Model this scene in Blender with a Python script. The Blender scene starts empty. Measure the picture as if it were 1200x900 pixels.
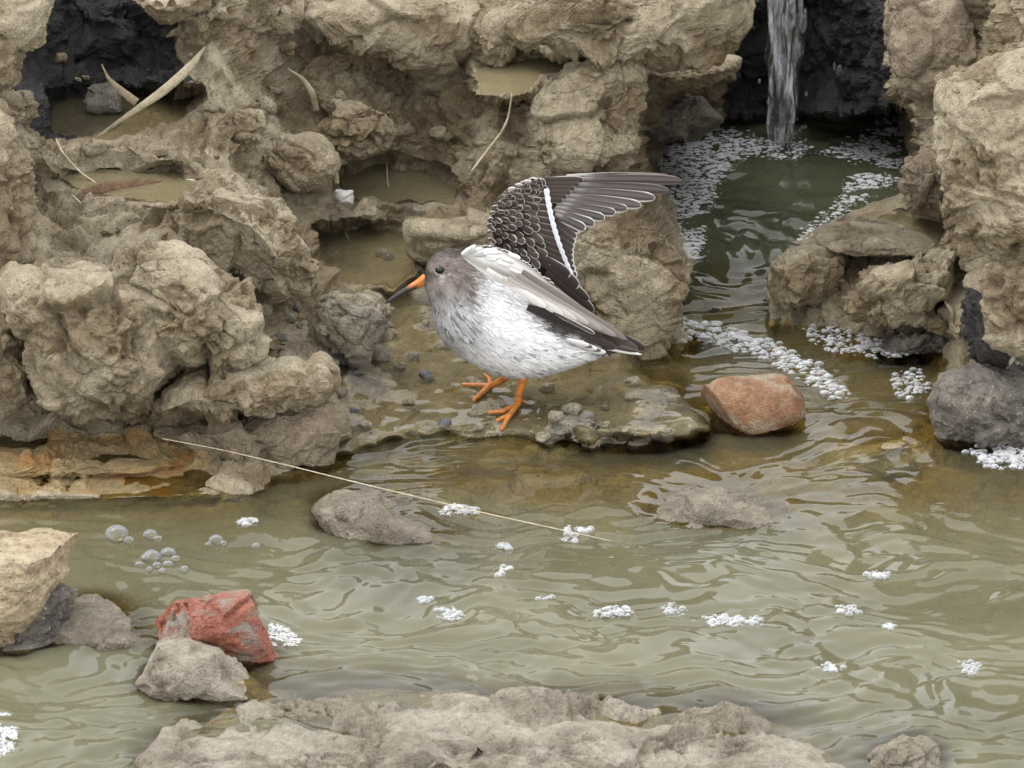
import bpy, math, random
import numpy as np
from mathutils import Vector

random.seed(7)
rng = np.random.default_rng(11)
SC = bpy.context.scene
COL = SC.collection

# ------------------------------------------------------------------ camera
TH = math.radians(21.0)          # camera looks down by this angle
DIST = 5.0
S = 0.83 / 1200.0                # metres per photo pixel at the bird
CT, ST = math.cos(TH), math.sin(TH)
CAM = np.array([0.0, -DIST * CT, DIST * ST])
RIGHT = np.array([1.0, 0.0, 0.0])
UP = np.array([0.0, ST, CT])
FWD = np.array([0.0, CT, -ST])
cam_d = bpy.data.cameras.new('camera')
cam = bpy.data.objects.new('camera', cam_d)
COL.objects.link(cam)
cam.location = CAM
cam.rotation_euler = (math.radians(90) - TH, 0, 0)
cam_d.sensor_width = 36.0
cam_d.lens = 36.0 * DIST / 0.83
cam_d.clip_start = 0.1
cam_d.clip_end = 500.0
cam_d.dof.use_dof = True
cam_d.dof.focus_distance = 4.98
cam_d.dof.aperture_fstop = 32.0
SC.camera = cam

# ------------------------------------------------------------------ world and sun (bright overcast)
SUN_EL, SUN_AZ = math.radians(62), math.radians(300)   # azimuth clockwise from +Y
world = bpy.data.worlds.new('World')
SC.world = world
world.use_nodes = True
wn, wl = world.node_tree.nodes, world.node_tree.links
wn.clear()
sky = wn.new('ShaderNodeTexSky')
sky.sky_type = 'NISHITA'
sky.sun_disc = False
sky.sun_elevation = SUN_EL
sky.sun_rotation = SUN_AZ
sky.air_density = 1.0
sky.dust_density = 8.0
sky.ozone_density = 1.0
hs = wn.new('ShaderNodeHueSaturation')
hs.inputs['Saturation'].default_value = 0.22
bg = wn.new('ShaderNodeBackground')
bg.inputs['Strength'].default_value = 0.15
wo = wn.new('ShaderNodeOutputWorld')
wl.new(sky.outputs[0], hs.inputs['Color'])
cl = wn.new('ShaderNodeMix'); cl.data_type = 'RGBA'      # even cloud deck over the clear sky
cl.inputs[0].default_value = 0.85
cl.inputs[7].default_value = (9.0, 9.1, 9.3, 1)
wl.new(hs.outputs[0], cl.inputs[6])
wl.new(cl.outputs[2], bg.inputs['Color'])
wl.new(bg.outputs[0], wo.inputs['Surface'])
sun_d = bpy.data.lights.new('sun', 'SUN')
sun_d.energy = 0.6
sun_d.angle = math.radians(28)
sun_d.color = (1.0, 0.96, 0.9)
sun = bpy.data.objects.new('sun', sun_d)
COL.objects.link(sun)
sd = Vector((math.sin(SUN_AZ) * math.cos(SUN_EL), math.cos(SUN_AZ) * math.cos(SUN_EL), math.sin(SUN_EL)))
sun.rotation_euler = sd.to_track_quat('Z', 'Y').to_euler()
sun.location = (0, 0, 3)
SC.view_settings.view_transform = 'Standard'
SC.view_settings.look = 'None'
SC.view_settings.exposure = 0.82
SC.view_settings.gamma = 1.0
SC.cycles.max_bounces = 8
SC.cycles.transparent_max_bounces = 24

# ------------------------------------------------------------------ picture measurements -> points in the place
def at(px, py, y):
    """point at depth plane Y=y seen at photo pixel (px,py)"""
    px, py, y = np.broadcast_arrays(np.asarray(px, float), np.asarray(py, float), np.asarray(y, float))
    d = FWD + np.multiply.outer((px - 600) * S / DIST, RIGHT) + np.multiply.outer((450 - py) * S / DIST, UP)
    t = (y - CAM[1]) / d[..., 1]
    return CAM + d * t[..., None]

def at_z(px, py, z):
    px, py, z = np.broadcast_arrays(np.asarray(px, float), np.asarray(py, float), np.asarray(z, float))
    d = FWD + np.multiply.outer((px - 600) * S / DIST, RIGHT) + np.multiply.outer((450 - py) * S / DIST, UP)
    t = (z - CAM[2]) / d[..., 2]
    return CAM + d * t[..., None]

def to_px(P):
    v = np.asarray(P, float) - CAM
    f = v @ FWD
    return 600 + (v @ RIGHT) / f * DIST / S, 450 - (v @ UP) / f * DIST / S

# ------------------------------------------------------------------ noise
_r = np.random.default_rng(5)
_perm = _r.permutation(256).astype(np.int32)
_perm = np.concatenate([_perm, _perm, _perm])
_g = _r.normal(size=(256, 3)); _g /= np.linalg.norm(_g, axis=1)[:, None]
_g = _g.astype(np.float32)
def perlin(p, seed=0):
    p = np.asarray(p, np.float32) + np.float32(seed * 17.31)
    i = np.floor(p).astype(np.int32); f = p - i
    u = f * f * f * (f * (f * 6 - 15) + 10)
    i &= 255
    out = 0
    for dx in (0, 1):
        wx = u[:, 0] if dx else 1 - u[:, 0]
        for dy in (0, 1):
            wy = u[:, 1] if dy else 1 - u[:, 1]
            for dz in (0, 1):
                wz = u[:, 2] if dz else 1 - u[:, 2]
                h = _perm[_perm[_perm[(i[:, 0] + dx) & 255] + ((i[:, 1] + dy) & 255)] + ((i[:, 2] + dz) & 255)]
                g = _g[h]
                out = out + wx * wy * wz * (g[:, 0] * (f[:, 0] - dx) + g[:, 1] * (f[:, 1] - dy) + g[:, 2] * (f[:, 2] - dz))
    return out * 1.5
def fbm(p, oct=4, seed=0, gain=0.5):
    a, s, k = 1.0, 0, 1.0
    for o in range(oct):
        s = s + a * perlin(p * k, seed + o); a *= gain; k *= 2.03
    return s
def sstep(a, b, x):
    t = np.clip((x - a) / (b - a), 0, 1)
    return t * t * (3 - 2 * t)

_h1 = _r.random((4096, 7)).astype(np.float32)
def chunks(p, seed=0, jitter=0.9):
    """cellular break-up: nearest cell's random level and tilt, and distance to the crack between cells"""
    p = np.asarray(p, np.float32) + np.float32(seed * 7.77)
    i = np.floor(p).astype(np.int32); n = len(p)
    d1 = np.full(n, 9.0, np.float32); d2 = d1.copy(); bid = np.zeros(n, np.int32); bo = np.zeros((n, 3), np.float32)
    for dx in (-1, 0, 1):
        for dy in (-1, 0, 1):
            for dz in (-1, 0, 1):
                c = i + np.array([dx, dy, dz], np.int32)
                h = (c[:, 0] * 73856093 ^ c[:, 1] * 19349663 ^ c[:, 2] * 83492791) & 4095
                q = c + 0.5 + (_h1[h, :3] - 0.5) * jitter
                o = p - q
                d = o[:, 0] ** 2 + o[:, 1] ** 2 + o[:, 2] ** 2
                m = d < d1
                d2 = np.where(m, d1, np.minimum(d2, d))
                d1 = np.where(m, d, d1); bid[m] = h[m]; bo[m] = o[m]
    g = _h1[bid, 3:6] - 0.5
    return _h1[bid, 6] - 0.5, (bo * g).sum(1), np.sqrt(d2) - np.sqrt(d1), np.sqrt(d1)

def mud_disp(P, amp=1.0, rough=1.0, up=None):
    """height of broken clods, ledges and crumbs along the surface normal, in metres"""
    P = np.asarray(P, np.float32)
    w = np.stack([fbm(P / 0.06, 3, 31), fbm(P / 0.06, 3, 41), fbm(P / 0.06, 3, 51)], 1)
    Q = P + w * 0.0065
    d = 0.016 * perlin(P / 0.12, 1) + 0.011 * (np.abs(perlin(Q / 0.06, 2)) - 0.25)
    lv, tl, ck, d1 = chunks(Q / np.array([0.062, 0.062, 0.045]), 1)
    d = d + 0.0105 * lv + 0.022 * tl - 0.0055 * sstep(0.12, 0.0, ck) * sstep(-0.3, 0.3, perlin(P / 0.05, 78))
    w2 = np.stack([fbm(P / 0.014, 2, 34), fbm(P / 0.014, 2, 35), fbm(P / 0.014, 2, 36)], 1)
    Q2 = Q + w2 * 0.0022
    crumb = sstep(-0.3, 0.25, perlin(P / 0.055, 8))
    cr = 0.22 + 0.78 * crumb
    if up is not None:            # settled silt smooths the level tops
        cr = cr * (1 - 0.6 * sstep(0.55, 0.9, up) * sstep(-0.2, 0.3, perlin(P / 0.08, 77)))
    lv, tl, ck, d1 = chunks(Q2 / np.array([0.024, 0.024, 0.017]), 2)
    d = d + cr * rough * (0.0065 * lv + 0.014 * tl - 0.004 * sstep(0.12, 0.0, ck))
    d = d + 0.0055 * (np.abs(perlin(Q2 / 0.026, 3)) - 0.25)
    lv, tl, ck, d1 = chunks(Q2 / 0.0095, 3)
    d = d + cr * rough * (0.0030 * lv + 0.0060 * tl + 0.0055 * (0.5 - d1))
    lv, tl, ck, d1 = chunks(P / 0.0048, 4)
    d = d + cr * rough * (0.0017 * lv + 0.0028 * (0.5 - d1) + 0.0022 * perlin(Q2 / 0.0075, 5) + 0.0014 * perlin(P / 0.0042, 6))
    pit = sstep(0.33, 0.55, perlin(Q2 / 0.016, 21)) * crumb
    d = d - 0.0085 * pit * rough
    return d * amp, 0.15 + 0.85 * sstep(-0.22, 0.30, perlin(P / 0.055, 8) + 0.35 * perlin(Q2 / 0.02, 18) + 0.2 * pit)

# ------------------------------------------------------------------ mesh helpers
def build(name, V, F, mat=None, parent=None, smooth=True, cols=None, origin=None, attrs=None):
    """V (n,3) world coords, F (m,k) int array or list of arrays with the same k; one mesh object"""
    V = np.asarray(V, np.float64)
    Fl = F if isinstance(F, list) else [F]
    Fl = [np.asarray(f, np.int32) for f in Fl if len(f)]
    if origin is None:
        origin = np.array([V[:, 0].mean(), V[:, 1].mean(), V[:, 2].min()])
    if parent is not None:
        base = np.array(parent['_o'])
    me = bpy.data.meshes.new(name)
    me.vertices.add(len(V))
    me.vertices.foreach_set('co', (V - origin).astype(np.float32).ravel())
    nl = sum(f.size for f in Fl); npoly = sum(len(f) for f in Fl)
    me.loops.add(nl); me.polygons.add(npoly)
    me.loops.foreach_set('vertex_index', np.concatenate([f.ravel() for f in Fl]))
    tot = np.concatenate([np.full(len(f), f.shape[1], np.int32) for f in Fl])
    st = np.concatenate([[0], np.cumsum(tot)[:-1]]).astype(np.int32)
    me.polygons.foreach_set('loop_start', st)
    me.polygons.foreach_set('use_smooth', np.full(npoly, smooth))
    me.update(calc_edges=True)
    if cols is not None:
        a = me.color_attributes.new('col', 'FLOAT_COLOR', 'POINT')
        c = np.ones((len(V), 4), np.float32); c[:, :3] = cols
        a.data.foreach_set('color', c.ravel())
    for k, v in (attrs or {}).items():
        a = me.attributes.new(k, 'FLOAT', 'POINT')
        a.data.foreach_set('value', np.asarray(v, np.float32))
    o = bpy.data.objects.new(name, me)
    COL.objects.link(o)
    if parent is not None:
        o.parent = parent
        o.location = origin - base
    else:
        o.location = origin
    o['_o'] = [float(x) for x in origin]
    if mat is not None:
        me.materials.append(mat)
    return o
def empty(name, loc):
    o = bpy.data.objects.new(name, None)
    o.empty_display_size = 0.02
    COL.objects.link(o)
    o.location = loc
    o['_o'] = [float(x) for x in loc]
    return o
def tag(o, label=None, cat=None, group=None, kind=None):
    if label: o['label'] = label
    if cat: o['category'] = cat
    if group: o['group'] = group
    if kind: o['kind'] = kind
    return o

def grid_faces(nr, nc):
    i = np.arange(nr * nc).reshape(nr, nc)
    return np.stack([i[:-1, :-1], i[:-1, 1:], i[1:, 1:], i[1:, :-1]], -1).reshape(-1, 4)

_ico = {}
def ico(n):
    if n not in _ico:
        import bmesh
        bm = bmesh.new(); bmesh.ops.create_icosphere(bm, subdivisions=n, radius=1.0)
        me = bpy.data.meshes.new('tmp'); bm.to_mesh(me); bm.free()
        V = np.zeros(len(me.vertices) * 3); me.vertices.foreach_get('co', V)
        F = np.zeros(len(me.loops), np.int32); me.loops.foreach_get('vertex_index', F)
        bpy.data.meshes.remove(me)
        _ico[n] = (V.reshape(-1, 3), F.reshape(-1, 3))
    return _ico[n]

def vnormals(V, F):
    n = np.zeros_like(V)
    a = V[F[:, 1]] - V[F[:, 0]]; b = V[F[:, 2]] - V[F[:, 0]]
    fn = np.cross(a, b)
    for k in range(F.shape[1]):
        for c in range(3):
            n[:, c] += np.bincount(F[:, k], fn[:, c], len(V))
    n /= np.linalg.norm(n, axis=1)[:, None] + 1e-12
    return n

def tube(pts, rad, n=6, caps=True):
    pts = np.asarray(pts, float); m = len(pts)
    rad = np.broadcast_to(np.asarray(rad, float), (m,))
    t = np.gradient(pts, axis=0); t /= np.linalg.norm(t, axis=1)[:, None] + 1e-12
    ref = np.array([0.3, 1.0, 0.2]); ref /= np.linalg.norm(ref)
    a = np.cross(t, ref); a /= np.linalg.norm(a, axis=1)[:, None] + 1e-12
    b = np.cross(t, a)
    ang = np.arange(n) * 2 * np.pi / n
    V = pts[:, None] + rad[:, None, None] * (np.cos(ang)[None, :, None] * a[:, None] + np.sin(ang)[None, :, None] * b[:, None])
    V = V.reshape(-1, 3)
    F = []
    for i in range(m - 1):
        for j in range(n):
            F.append((i * n + j, i * n + (j + 1) % n, (i + 1) * n + (j + 1) % n, (i + 1) * n + j))
    if caps:
        V = np.vstack([V, pts[0] - t[0] * rad[0] * 0.6, pts[-1] + t[-1] * rad[-1] * 0.6])
        for j in range(n):
            F.append((m * n, (j + 1) % n, j, j))
            F.append((m * n + 1, (m - 1) * n + j, (m - 1) * n + (j + 1) % n, (m - 1) * n + (j + 1) % n))
    return V, F
def tubes(list_):
    """join several tubes, quads and tris kept apart"""
    V, Q, T, n = [], [], [], 0
    for v, f in list_:
        for q in f:
            if q[2] == q[3]: T.append([x + n for x in q[:3]])
            else: Q.append([x + n for x in q])
        V.append(v); n += len(v)
    return np.vstack(V), [np.array(Q, np.int32), np.array(T, np.int32).reshape(-1, 3)]

def inpoly(poly, x, y):
    p = np.asarray(poly, float); ins = np.zeros(np.shape(x), bool)
    j = len(p) - 1
    for i in range(len(p)):
        c = ((p[i, 1] > y) != (p[j, 1] > y)) & (x < (p[j, 0] - p[i, 0]) * (y - p[i, 1]) / (p[j, 1] - p[i, 1] + 1e-9) + p[i, 0])
        ins ^= c; j = i
    return ins
def polydist(poly, x, y):
    p = np.asarray(poly, float); d = np.full(np.shape(x), 1e9); j = len(p) - 1
    for i in range(len(p)):
        a, b = p[j], p[i]; ab = b - a
        t = np.clip(((x - a[0]) * ab[0] + (y - a[1]) * ab[1]) / (ab @ ab + 1e-9), 0, 1)
        d = np.minimum(d, np.hypot(x - a[0] - t * ab[0], y - a[1] - t * ab[1])); j = i
    return d

# ------------------------------------------------------------------ materials
def nodes(name):
    m = bpy.data.materials.new(name); m.use_nodes = True
    n, l = m.node_tree.nodes, m.node_tree.links
    n.clear()
    out = n.new('ShaderNodeOutputMaterial')
    return m, n, l, out
def pos(n, l):
    return n.new('ShaderNodeNewGeometry').outputs['Position']
def noise(n, l, vec, scale, detail=4, rough=0.55, dist=0.0):
    t = n.new('ShaderNodeTexNoise')
    t.inputs['Scale'].default_value = scale; t.inputs['Detail'].default_value = detail
    t.inputs['Roughness'].default_value = rough; t.inputs['Distortion'].default_value = dist
    l.new(vec, t.inputs['Vector'])
    return t.outputs[0]
def ramp(n, l, fac, stops):
    r = n.new('ShaderNodeValToRGB')
    el = r.color_ramp.elements
    while len(el) < len(stops): el.new(0.5)
    for e, (p, c) in zip(el, stops):
        e.position = p; e.color = (*c, 1) if len(c) == 3 else c
    l.new(fac, r.inputs[0])
    return r.outputs[0]
def mixc(n, l, fac, a, b, mode='MIX'):
    m = n.new('ShaderNodeMix'); m.data_type = 'RGBA'; m.blend_type = mode
    for s, v in ((m.inputs[0], fac), (m.inputs[6], a), (m.inputs[7], b)):
        if isinstance(v, (int, float)): s.default_value = v
        elif isinstance(v, tuple): s.default_value = (*v, 1)
        else: l.new(v, s)
    return m.outputs[2]
def earth(name, pale, mid, dark, wet=0.35, spots=None, bump=0.85, stain=None, scale=1.0, moist=None):
    """clay or stone: large patches, mottling, grit, damp gloss"""
    m, n, l, out = nodes(name)
    p = pos(n, l)
    big = noise(n, l, p, 9 * scale, 5, 0.6, 0.6)
    c = ramp(n, l, big, [(0.30, dark), (0.47, mid), (0.66, pale)])
    md = noise(n, l, p, 45 * scale, 6, 0.65)
    c = mixc(n, l, 0.6, c, ramp(n, l, md, [(0.34, dark), (0.5, mid), (0.64, pale)]))
    fm = noise(n, l, p, 170 * scale, 4, 0.6)
    c = mixc(n, l, 0.6, c, ramp(n, l, fm, [(0.34, (0.6, 0.58, 0.55)), (0.52, (1, 1, 1)), (0.7, (1.22, 1.22, 1.2))]), 'MULTIPLY')
    if moist is not None:      # broken, crumbly zones hold darker damp clay; the silt skin elsewhere is pale
        ca = n.new('ShaderNodeAttribute'); ca.attribute_name = 'crumb'
        c = mixc(n, l, ca.outputs['Fac'], c, mixc(n, l, 1.0, c, moist, 'MULTIPLY'))
    if stain is not None:
        f = ramp(n, l, noise(n, l, p, 20 * scale, 5, 0.6, 0.4), [(0.48, (0, 0, 0)), (0.62, (1, 1, 1))])
        c = mixc(n, l, f, c, stain)
    if spots is not None:
        f = ramp(n, l, noise(n, l, p, 300, 2, 0.5), [(0.66, (0, 0, 0)), (0.72, (1, 1, 1))])
        c = mixc(n, l, f, c, spots)
    gr = noise(n, l, p, 700, 3, 0.6)
    c = mixc(n, l, 0.5, c, ramp(n, l, gr, [(0.3, (0.42, 0.4, 0.37)), (0.7, (1.45, 1.46, 1.48))]), 'MULTIPLY')
    b = n.new('ShaderNodeBsdfPrincipled')
    l.new(c, b.inputs['Base Color'])
    wetn = noise(n, l, p, 16, 4, 0.6)
    r = ramp(n, l, wetn, [(0.36, (wet,) * 3), (0.62, (0.62,) * 3)])
    l.new(r, b.inputs['Roughness'])
    b.inputs['Specular IOR Level'].default_value = 0.5
    bp = n.new('ShaderNodeBump'); bp.inputs['Strength'].default_value = bump
    bp.inputs['Distance'].default_value = 0.0034
    h = n.new('ShaderNodeMath'); h.operation = 'ADD'
    l.new(noise(n, l, p, 260, 5, 0.7), h.inputs[0]); l.new(gr, h.inputs[1])
    l.new(h.outputs[0], bp.inputs['Height']); l.new(bp.outputs[0], b.inputs['Normal'])
    l.new(b.outputs[0], out.inputs['Surface'])
    return m
MUD = earth('mud', (0.49, 0.425, 0.30), (0.385, 0.325, 0.222), (0.24, 0.193, 0.125), wet=0.22, spots=(0.09, 0.075, 0.05), moist=(0.58, 0.52, 0.44))
SHELF = earth('wet_shelf_mud', (0.44, 0.39, 0.28), (0.31, 0.265, 0.18), (0.18, 0.145, 0.09), wet=0.06, spots=(0.06, 0.055, 0.05), stain=(0.2, 0.18, 0.15))
YELLOW = earth('ochre_mud', (0.42, 0.32, 0.16), (0.32, 0.235, 0.11), (0.2, 0.15, 0.08), wet=0.15, stain=(0.36, 0.19, 0.06))
BLACK = earth('black_wet_rock_and_shade', (0.035, 0.032, 0.03), (0.018, 0.016, 0.015), (0.008, 0.007, 0.007), wet=0.08, bump=0.8)
DARK = earth('dark_clay', (0.27, 0.235, 0.19), (0.13, 0.115, 0.098), (0.05, 0.045, 0.04), wet=0.1, spots=(0.4, 0.36, 0.3))
GREY = earth('grey_silt_stone', (0.43, 0.385, 0.31), (0.33, 0.29, 0.225), (0.22, 0.19, 0.145), wet=0.25, spots=(0.1, 0.08, 0.07), moist=(0.68, 0.65, 0.6))
BED = earth('silt_bed', (0.36, 0.27, 0.11), (0.27, 0.195, 0.065), (0.15, 0.11, 0.04), wet=0.5)
BROWN = earth('wet_brown_clay', (0.36, 0.29, 0.2), (0.25, 0.195, 0.13), (0.14, 0.105, 0.07), wet=0.08)
ORANGE = earth('orange_stone', (0.37, 0.24, 0.13), (0.27, 0.115, 0.05), (0.14, 0.055, 0.03), wet=0.1, stain=(0.36, 0.29, 0.2), scale=1.6)
BRICK = earth('red_brick', (0.40, 0.16, 0.105), (0.32, 0.1, 0.06), (0.18, 0.06, 0.042), wet=0.4, stain=(0.25, 0.21, 0.17), scale=2.4)
WETROCK = earth('wet_grey_rock', (0.29, 0.25, 0.19), (0.2, 0.165, 0.12), (0.11, 0.09, 0.065), wet=0.05, spots=(0.06, 0.05, 0.045))
SLAB = earth('tan_slab', (0.52, 0.44, 0.3), (0.42, 0.335, 0.21), (0.28, 0.2, 0.115), wet=0.5, spots=(0.08, 0.06, 0.05))
WHITE = earth('white_stone', (0.85, 0.83, 0.8), (0.75, 0.72, 0.68), (0.5, 0.46, 0.4), wet=0.3)
SLATE = earth('blue_grey_pebble', (0.22, 0.22, 0.225), (0.15, 0.15, 0.155), (0.08, 0.08, 0.082), wet=0.12)
WETMUD = earth('wet_mud', (0.40, 0.34, 0.24), (0.31, 0.26, 0.175), (0.2, 0.16, 0.105), wet=0.06, moist=(0.6, 0.55, 0.5))
STRAW = earth('dry_straw', (0.66, 0.58, 0.43), (0.54, 0.46, 0.32), (0.36, 0.29, 0.19), wet=0.4, bump=0.2)

def water_mat(name, murk, tint, rough=0.015, ior=1.33):
    """turbid water: clear film where shallow ('murky' attribute low), silt-coloured where deep"""
    m, n, l, out = nodes(name)
    at_ = n.new('ShaderNodeAttribute'); at_.attribute_name = 'murky'
    tr = n.new('ShaderNodeBsdfTransparent'); tr.inputs[0].default_value = (*tint, 1)
    df = n.new('ShaderNodeBsdfDiffuse')
    p = pos(n, l)
    c = ramp(n, l, noise(n, l, p, 7, 3, 0.5), [(0.35, tuple(x * 0.85 for x in murk)), (0.65, tuple(x * 1.12 for x in murk))])
    l.new(c, df.inputs[0])
    mx = n.new('ShaderNodeMixShader')
    l.new(at_.outputs['Fac'], mx.inputs[0]); l.new(tr.outputs[0], mx.inputs[1]); l.new(df.outputs[0], mx.inputs[2])
    gl = n.new('ShaderNodeBsdfGlossy'); gl.inputs['Roughness'].default_value = rough
    fr = n.new('ShaderNodeFresnel'); fr.inputs['IOR'].default_value = ior
    m2 = n.new('ShaderNodeMixShader')
    l.new(fr.outputs[0], m2.inputs[0]); l.new(mx.outputs[0], m2.inputs[1]); l.new(gl.outputs[0], m2.inputs[2])
    l.new(m2.outputs[0], out.inputs['Surface'])
    return m
WATER = water_mat('stream_water', (0.138, 0.132, 0.082), (0.86, 0.8, 0.55))
POOLW = water_mat('pool_water', (0.07, 0.075, 0.045), (0.8, 0.8, 0.66))

def foam_mat(name, white, clear):
    m, n, l, out = nodes(name)
    df = n.new('ShaderNodeBsdfDiffuse'); df.inputs[0].default_value = (0.86, 0.88, 0.9, 1)
    tr = n.new('ShaderNodeBsdfTransparent')
    gl = n.new('ShaderNodeBsdfGlossy'); gl.inputs['Roughness'].default_value = 0.06
    lw = n.new('ShaderNodeLayerWeight'); lw.inputs[0].default_value = 0.45
    mx = n.new('ShaderNodeMixShader')
    f = n.new('ShaderNodeMapRange'); l.new(lw.outputs['Facing'], f.inputs[0])
    f.inputs[1].default_value = 0.1; f.inputs[2].default_value = 0.85
    f.inputs[3].default_value = clear; f.inputs[4].default_value = white
    l.new(f.outputs[0], mx.inputs[0]); l.new(tr.outputs[0], mx.inputs[1]); l.new(df.outputs[0], mx.inputs[2])
    fr = n.new('ShaderNodeFresnel'); fr.inputs[0].default_value = 1.4
    m2 = n.new('ShaderNodeMixShader')
    l.new(fr.outputs[0], m2.inputs[0]); l.new(mx.outputs[0], m2.inputs[1]); l.new(gl.outputs[0], m2.inputs[2])
    l.new(m2.outputs[0], out.inputs['Surface'])
    return m
FOAM = foam_mat('foam', 0.7, 0.1)
BUBBLE = foam_mat('bubble_film', 0.4, 0.04)

def attr_mat(name, rough=0.6, sheen=0.2, spec=0.3):
    m, n, l, out = nodes(name)
    a = n.new('ShaderNodeAttribute'); a.attribute_name = 'col'
    b = n.new('ShaderNodeBsdfPrincipled')
    l.new(a.outputs['Color'], b.inputs['Base Color'])
    b.inputs['Roughness'].default_value = rough
    b.inputs['Sheen Weight'].default_value = sheen
    b.inputs['Specular IOR Level'].default_value = spec
    l.new(b.outputs[0], out.inputs['Surface'])
    return m
PLUM = attr_mat('plumage', 0.7, 0.0, 0.15)
BILLM = attr_mat('bill_horn', 0.35, 0, 0.5)
def plain(name, c, rough, spec=0.5):
    m, n, l, out = nodes(name)
    b = n.new('ShaderNodeBsdfPrincipled')
    p = pos(n, l)
    l.new(ramp(n, l, noise(n, l, p, 180, 4, 0.6), [(0.3, tuple(x * 0.7 for x in c)), (0.7, tuple(min(1, x * 1.25) for x in c))]), b.inputs['Base Color'])
    b.inputs['Roughness'].default_value = rough
    b.inputs['Specular IOR Level'].default_value = spec
    l.new(b.outputs[0], out.inputs['Surface'])
    return m
LEG = plain('orange_leg_skin', (0.45, 0.165, 0.035), 0.5)
EYE = plain('eye_black', (0.004, 0.004, 0.004), 0.08)

SPECS = []          # stones of the bank and the stream: name, label, outline, material, make-up
def spec(*a, **k): SPECS.append((a, k))
spec('mud_boulder', 'largest grey-beige mud boulder on the bank above ochre mud', [(28, 320), (60, 302), (100, 305), (140, 325), (190, 350), (206, 400), (212, 440), (195, 470), (150, 497), (95, 502), (60, 482), (40, 430), (30, 370)], MUD, level=7, depth=0.075, push=0.5, amp=0.85, facets=3, seed=3)
spec('mud_boulder', 'rough clod leaning against the flank of the largest mud boulder', [(150, 300), (200, 288), (250, 312), (290, 340), (308, 375), (300, 412), (255, 428), (215, 432), (180, 400), (150, 350)], MUD, level=7, depth=0.055, push=0.45, amp=0.95, facets=3, seed=8)
spec('mud_boulder', 'tall clod with a dark cleft between it and the largest mud boulder', [(-60, 320), (20, 318), (30, 370), (38, 430), (58, 480), (30, 497), (-10, 488), (-60, 480)], MUD, level=6, depth=0.06, push=0.4, amp=0.9, facets=2, seed=9)
spec('mud_boulder', 'upright mud column below the black hollow, beside a small clod', [(-60, 110), (5, 118), (25, 180), (38, 260), (35, 315), (10, 330), (-60, 325)], MUD, level=6, depth=0.045, push=0.5, amp=0.9, seed=10)
spec('mud_boulder', 'pale rock forming the jamb of the black wet hollow', [(-60, -40), (50, -25), (53, 10), (43, 40), (20, 53), (12, 100), (-10, 112), (-60, 95)], MUD, level=6, depth=0.06, push=1.2, amp=0.7, seed=12)
spec('silt_ledge', 'silt-covered ledge stone overhanging the black wet hollow', [(150, -20), (250, -22), (248, 8), (215, 20), (200, 35), (185, 30), (165, 12)], MUD, cat='ledge', level=6, depth=0.05, push=1.0, amp=0.45, flat=0.3, seed=14)
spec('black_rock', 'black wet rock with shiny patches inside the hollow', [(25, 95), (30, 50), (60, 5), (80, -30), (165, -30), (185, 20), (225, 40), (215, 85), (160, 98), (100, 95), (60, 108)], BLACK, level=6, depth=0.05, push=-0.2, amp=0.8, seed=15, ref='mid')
spec('black_stone', 'small dark stone with a pale streak on the hollow floor', [(92, 120), (100, 100), (125, 95), (142, 110), (140, 130), (115, 136), (98, 132)], DARK, cat='stone', level=5, push=0.4, amp=0.4, seed=16)
spec('clod', 'small overhanging clod at the lip of the black hollow floor', [(-25, 105), (30, 112), (46, 121), (40, 142), (10, 150), (-25, 152)], MUD, cat='clod', level=6, push=0.9, depth=0.04, amp=0.6, seed=17)
spec('clod', 'hooked clod between the mud column and the hollow floor puddle', [(10, 142), (45, 150), (75, 180), (72, 205), (25, 203), (8, 178)], MUD, cat='clod', level=6, push=0.5, depth=0.035, amp=0.7, seed=18)
spec('clod', 'undercut clod with a flat silty top on the upper mud slope', [(255, 142), (280, 125), (305, 130), (313, 150), (290, 170), (268, 162)], MUD, cat='clod', level=6, push=0.7, amp=0.6, seed=19)
spec('clod', 'smooth rounded clod just above the square undercut block', [(290, 182), (330, 165), (370, 170), (391, 195), (376, 216), (350, 224), (325, 207), (295, 197)], MUD, cat='clod', level=6, push=0.55, depth=0.03, amp=0.6, seed=20)
spec('clod', 'two-pronged crumb of mud standing near the silt-covered ledge', [(298, 20), (312, 8), (325, 18), (342, 12), (348, 35), (325, 45), (302, 38)], MUD, cat='clod', level=5, push=0.6, amp=0.6, seed=21)
spec('mud_block', 'square undercut mud block with black gap beneath', [(225, 236), (245, 222), (300, 225), (340, 250), (358, 290), (366, 325), (345, 345), (305, 348), (270, 322), (237, 292), (225, 262)], MUD, cat='block', level=7, depth=0.055, push=0.75, amp=0.7, facets=4, seed=22)
spec('clod', 'rounded lumpy clod with a dark gap below, beside a curled blade', [(366, 150), (390, 117), (425, 111), (455, 128), (469, 155), (457, 176), (425, 189), (395, 184), (375, 174)], MUD, cat='clod', level=6, push=0.8, depth=0.035, amp=0.75, seed=23)
spec('mud_ledge', 'flat-topped lower ledge below the rough clod, above dark wet mud', [(180, 488), (190, 455), (215, 438), (260, 413), (320, 428), (370, 425), (388, 450), (372, 470), (320, 482), (260, 492), (220, 488)], MUD, cat='ledge', level=7, depth=0.06, push=0.5, amp=0.75, flat=0.25, seed=24)
spec('mud_ledge', 'dark crumbly foot of the lower ledge at the water', [(165, 505), (260, 488), (370, 472), (425, 510), (385, 546), (300, 535), (200, 525)], BROWN, cat='ledge', level=6, depth=0.08, z=0.0, amp=0.9, seed=25)
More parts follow.
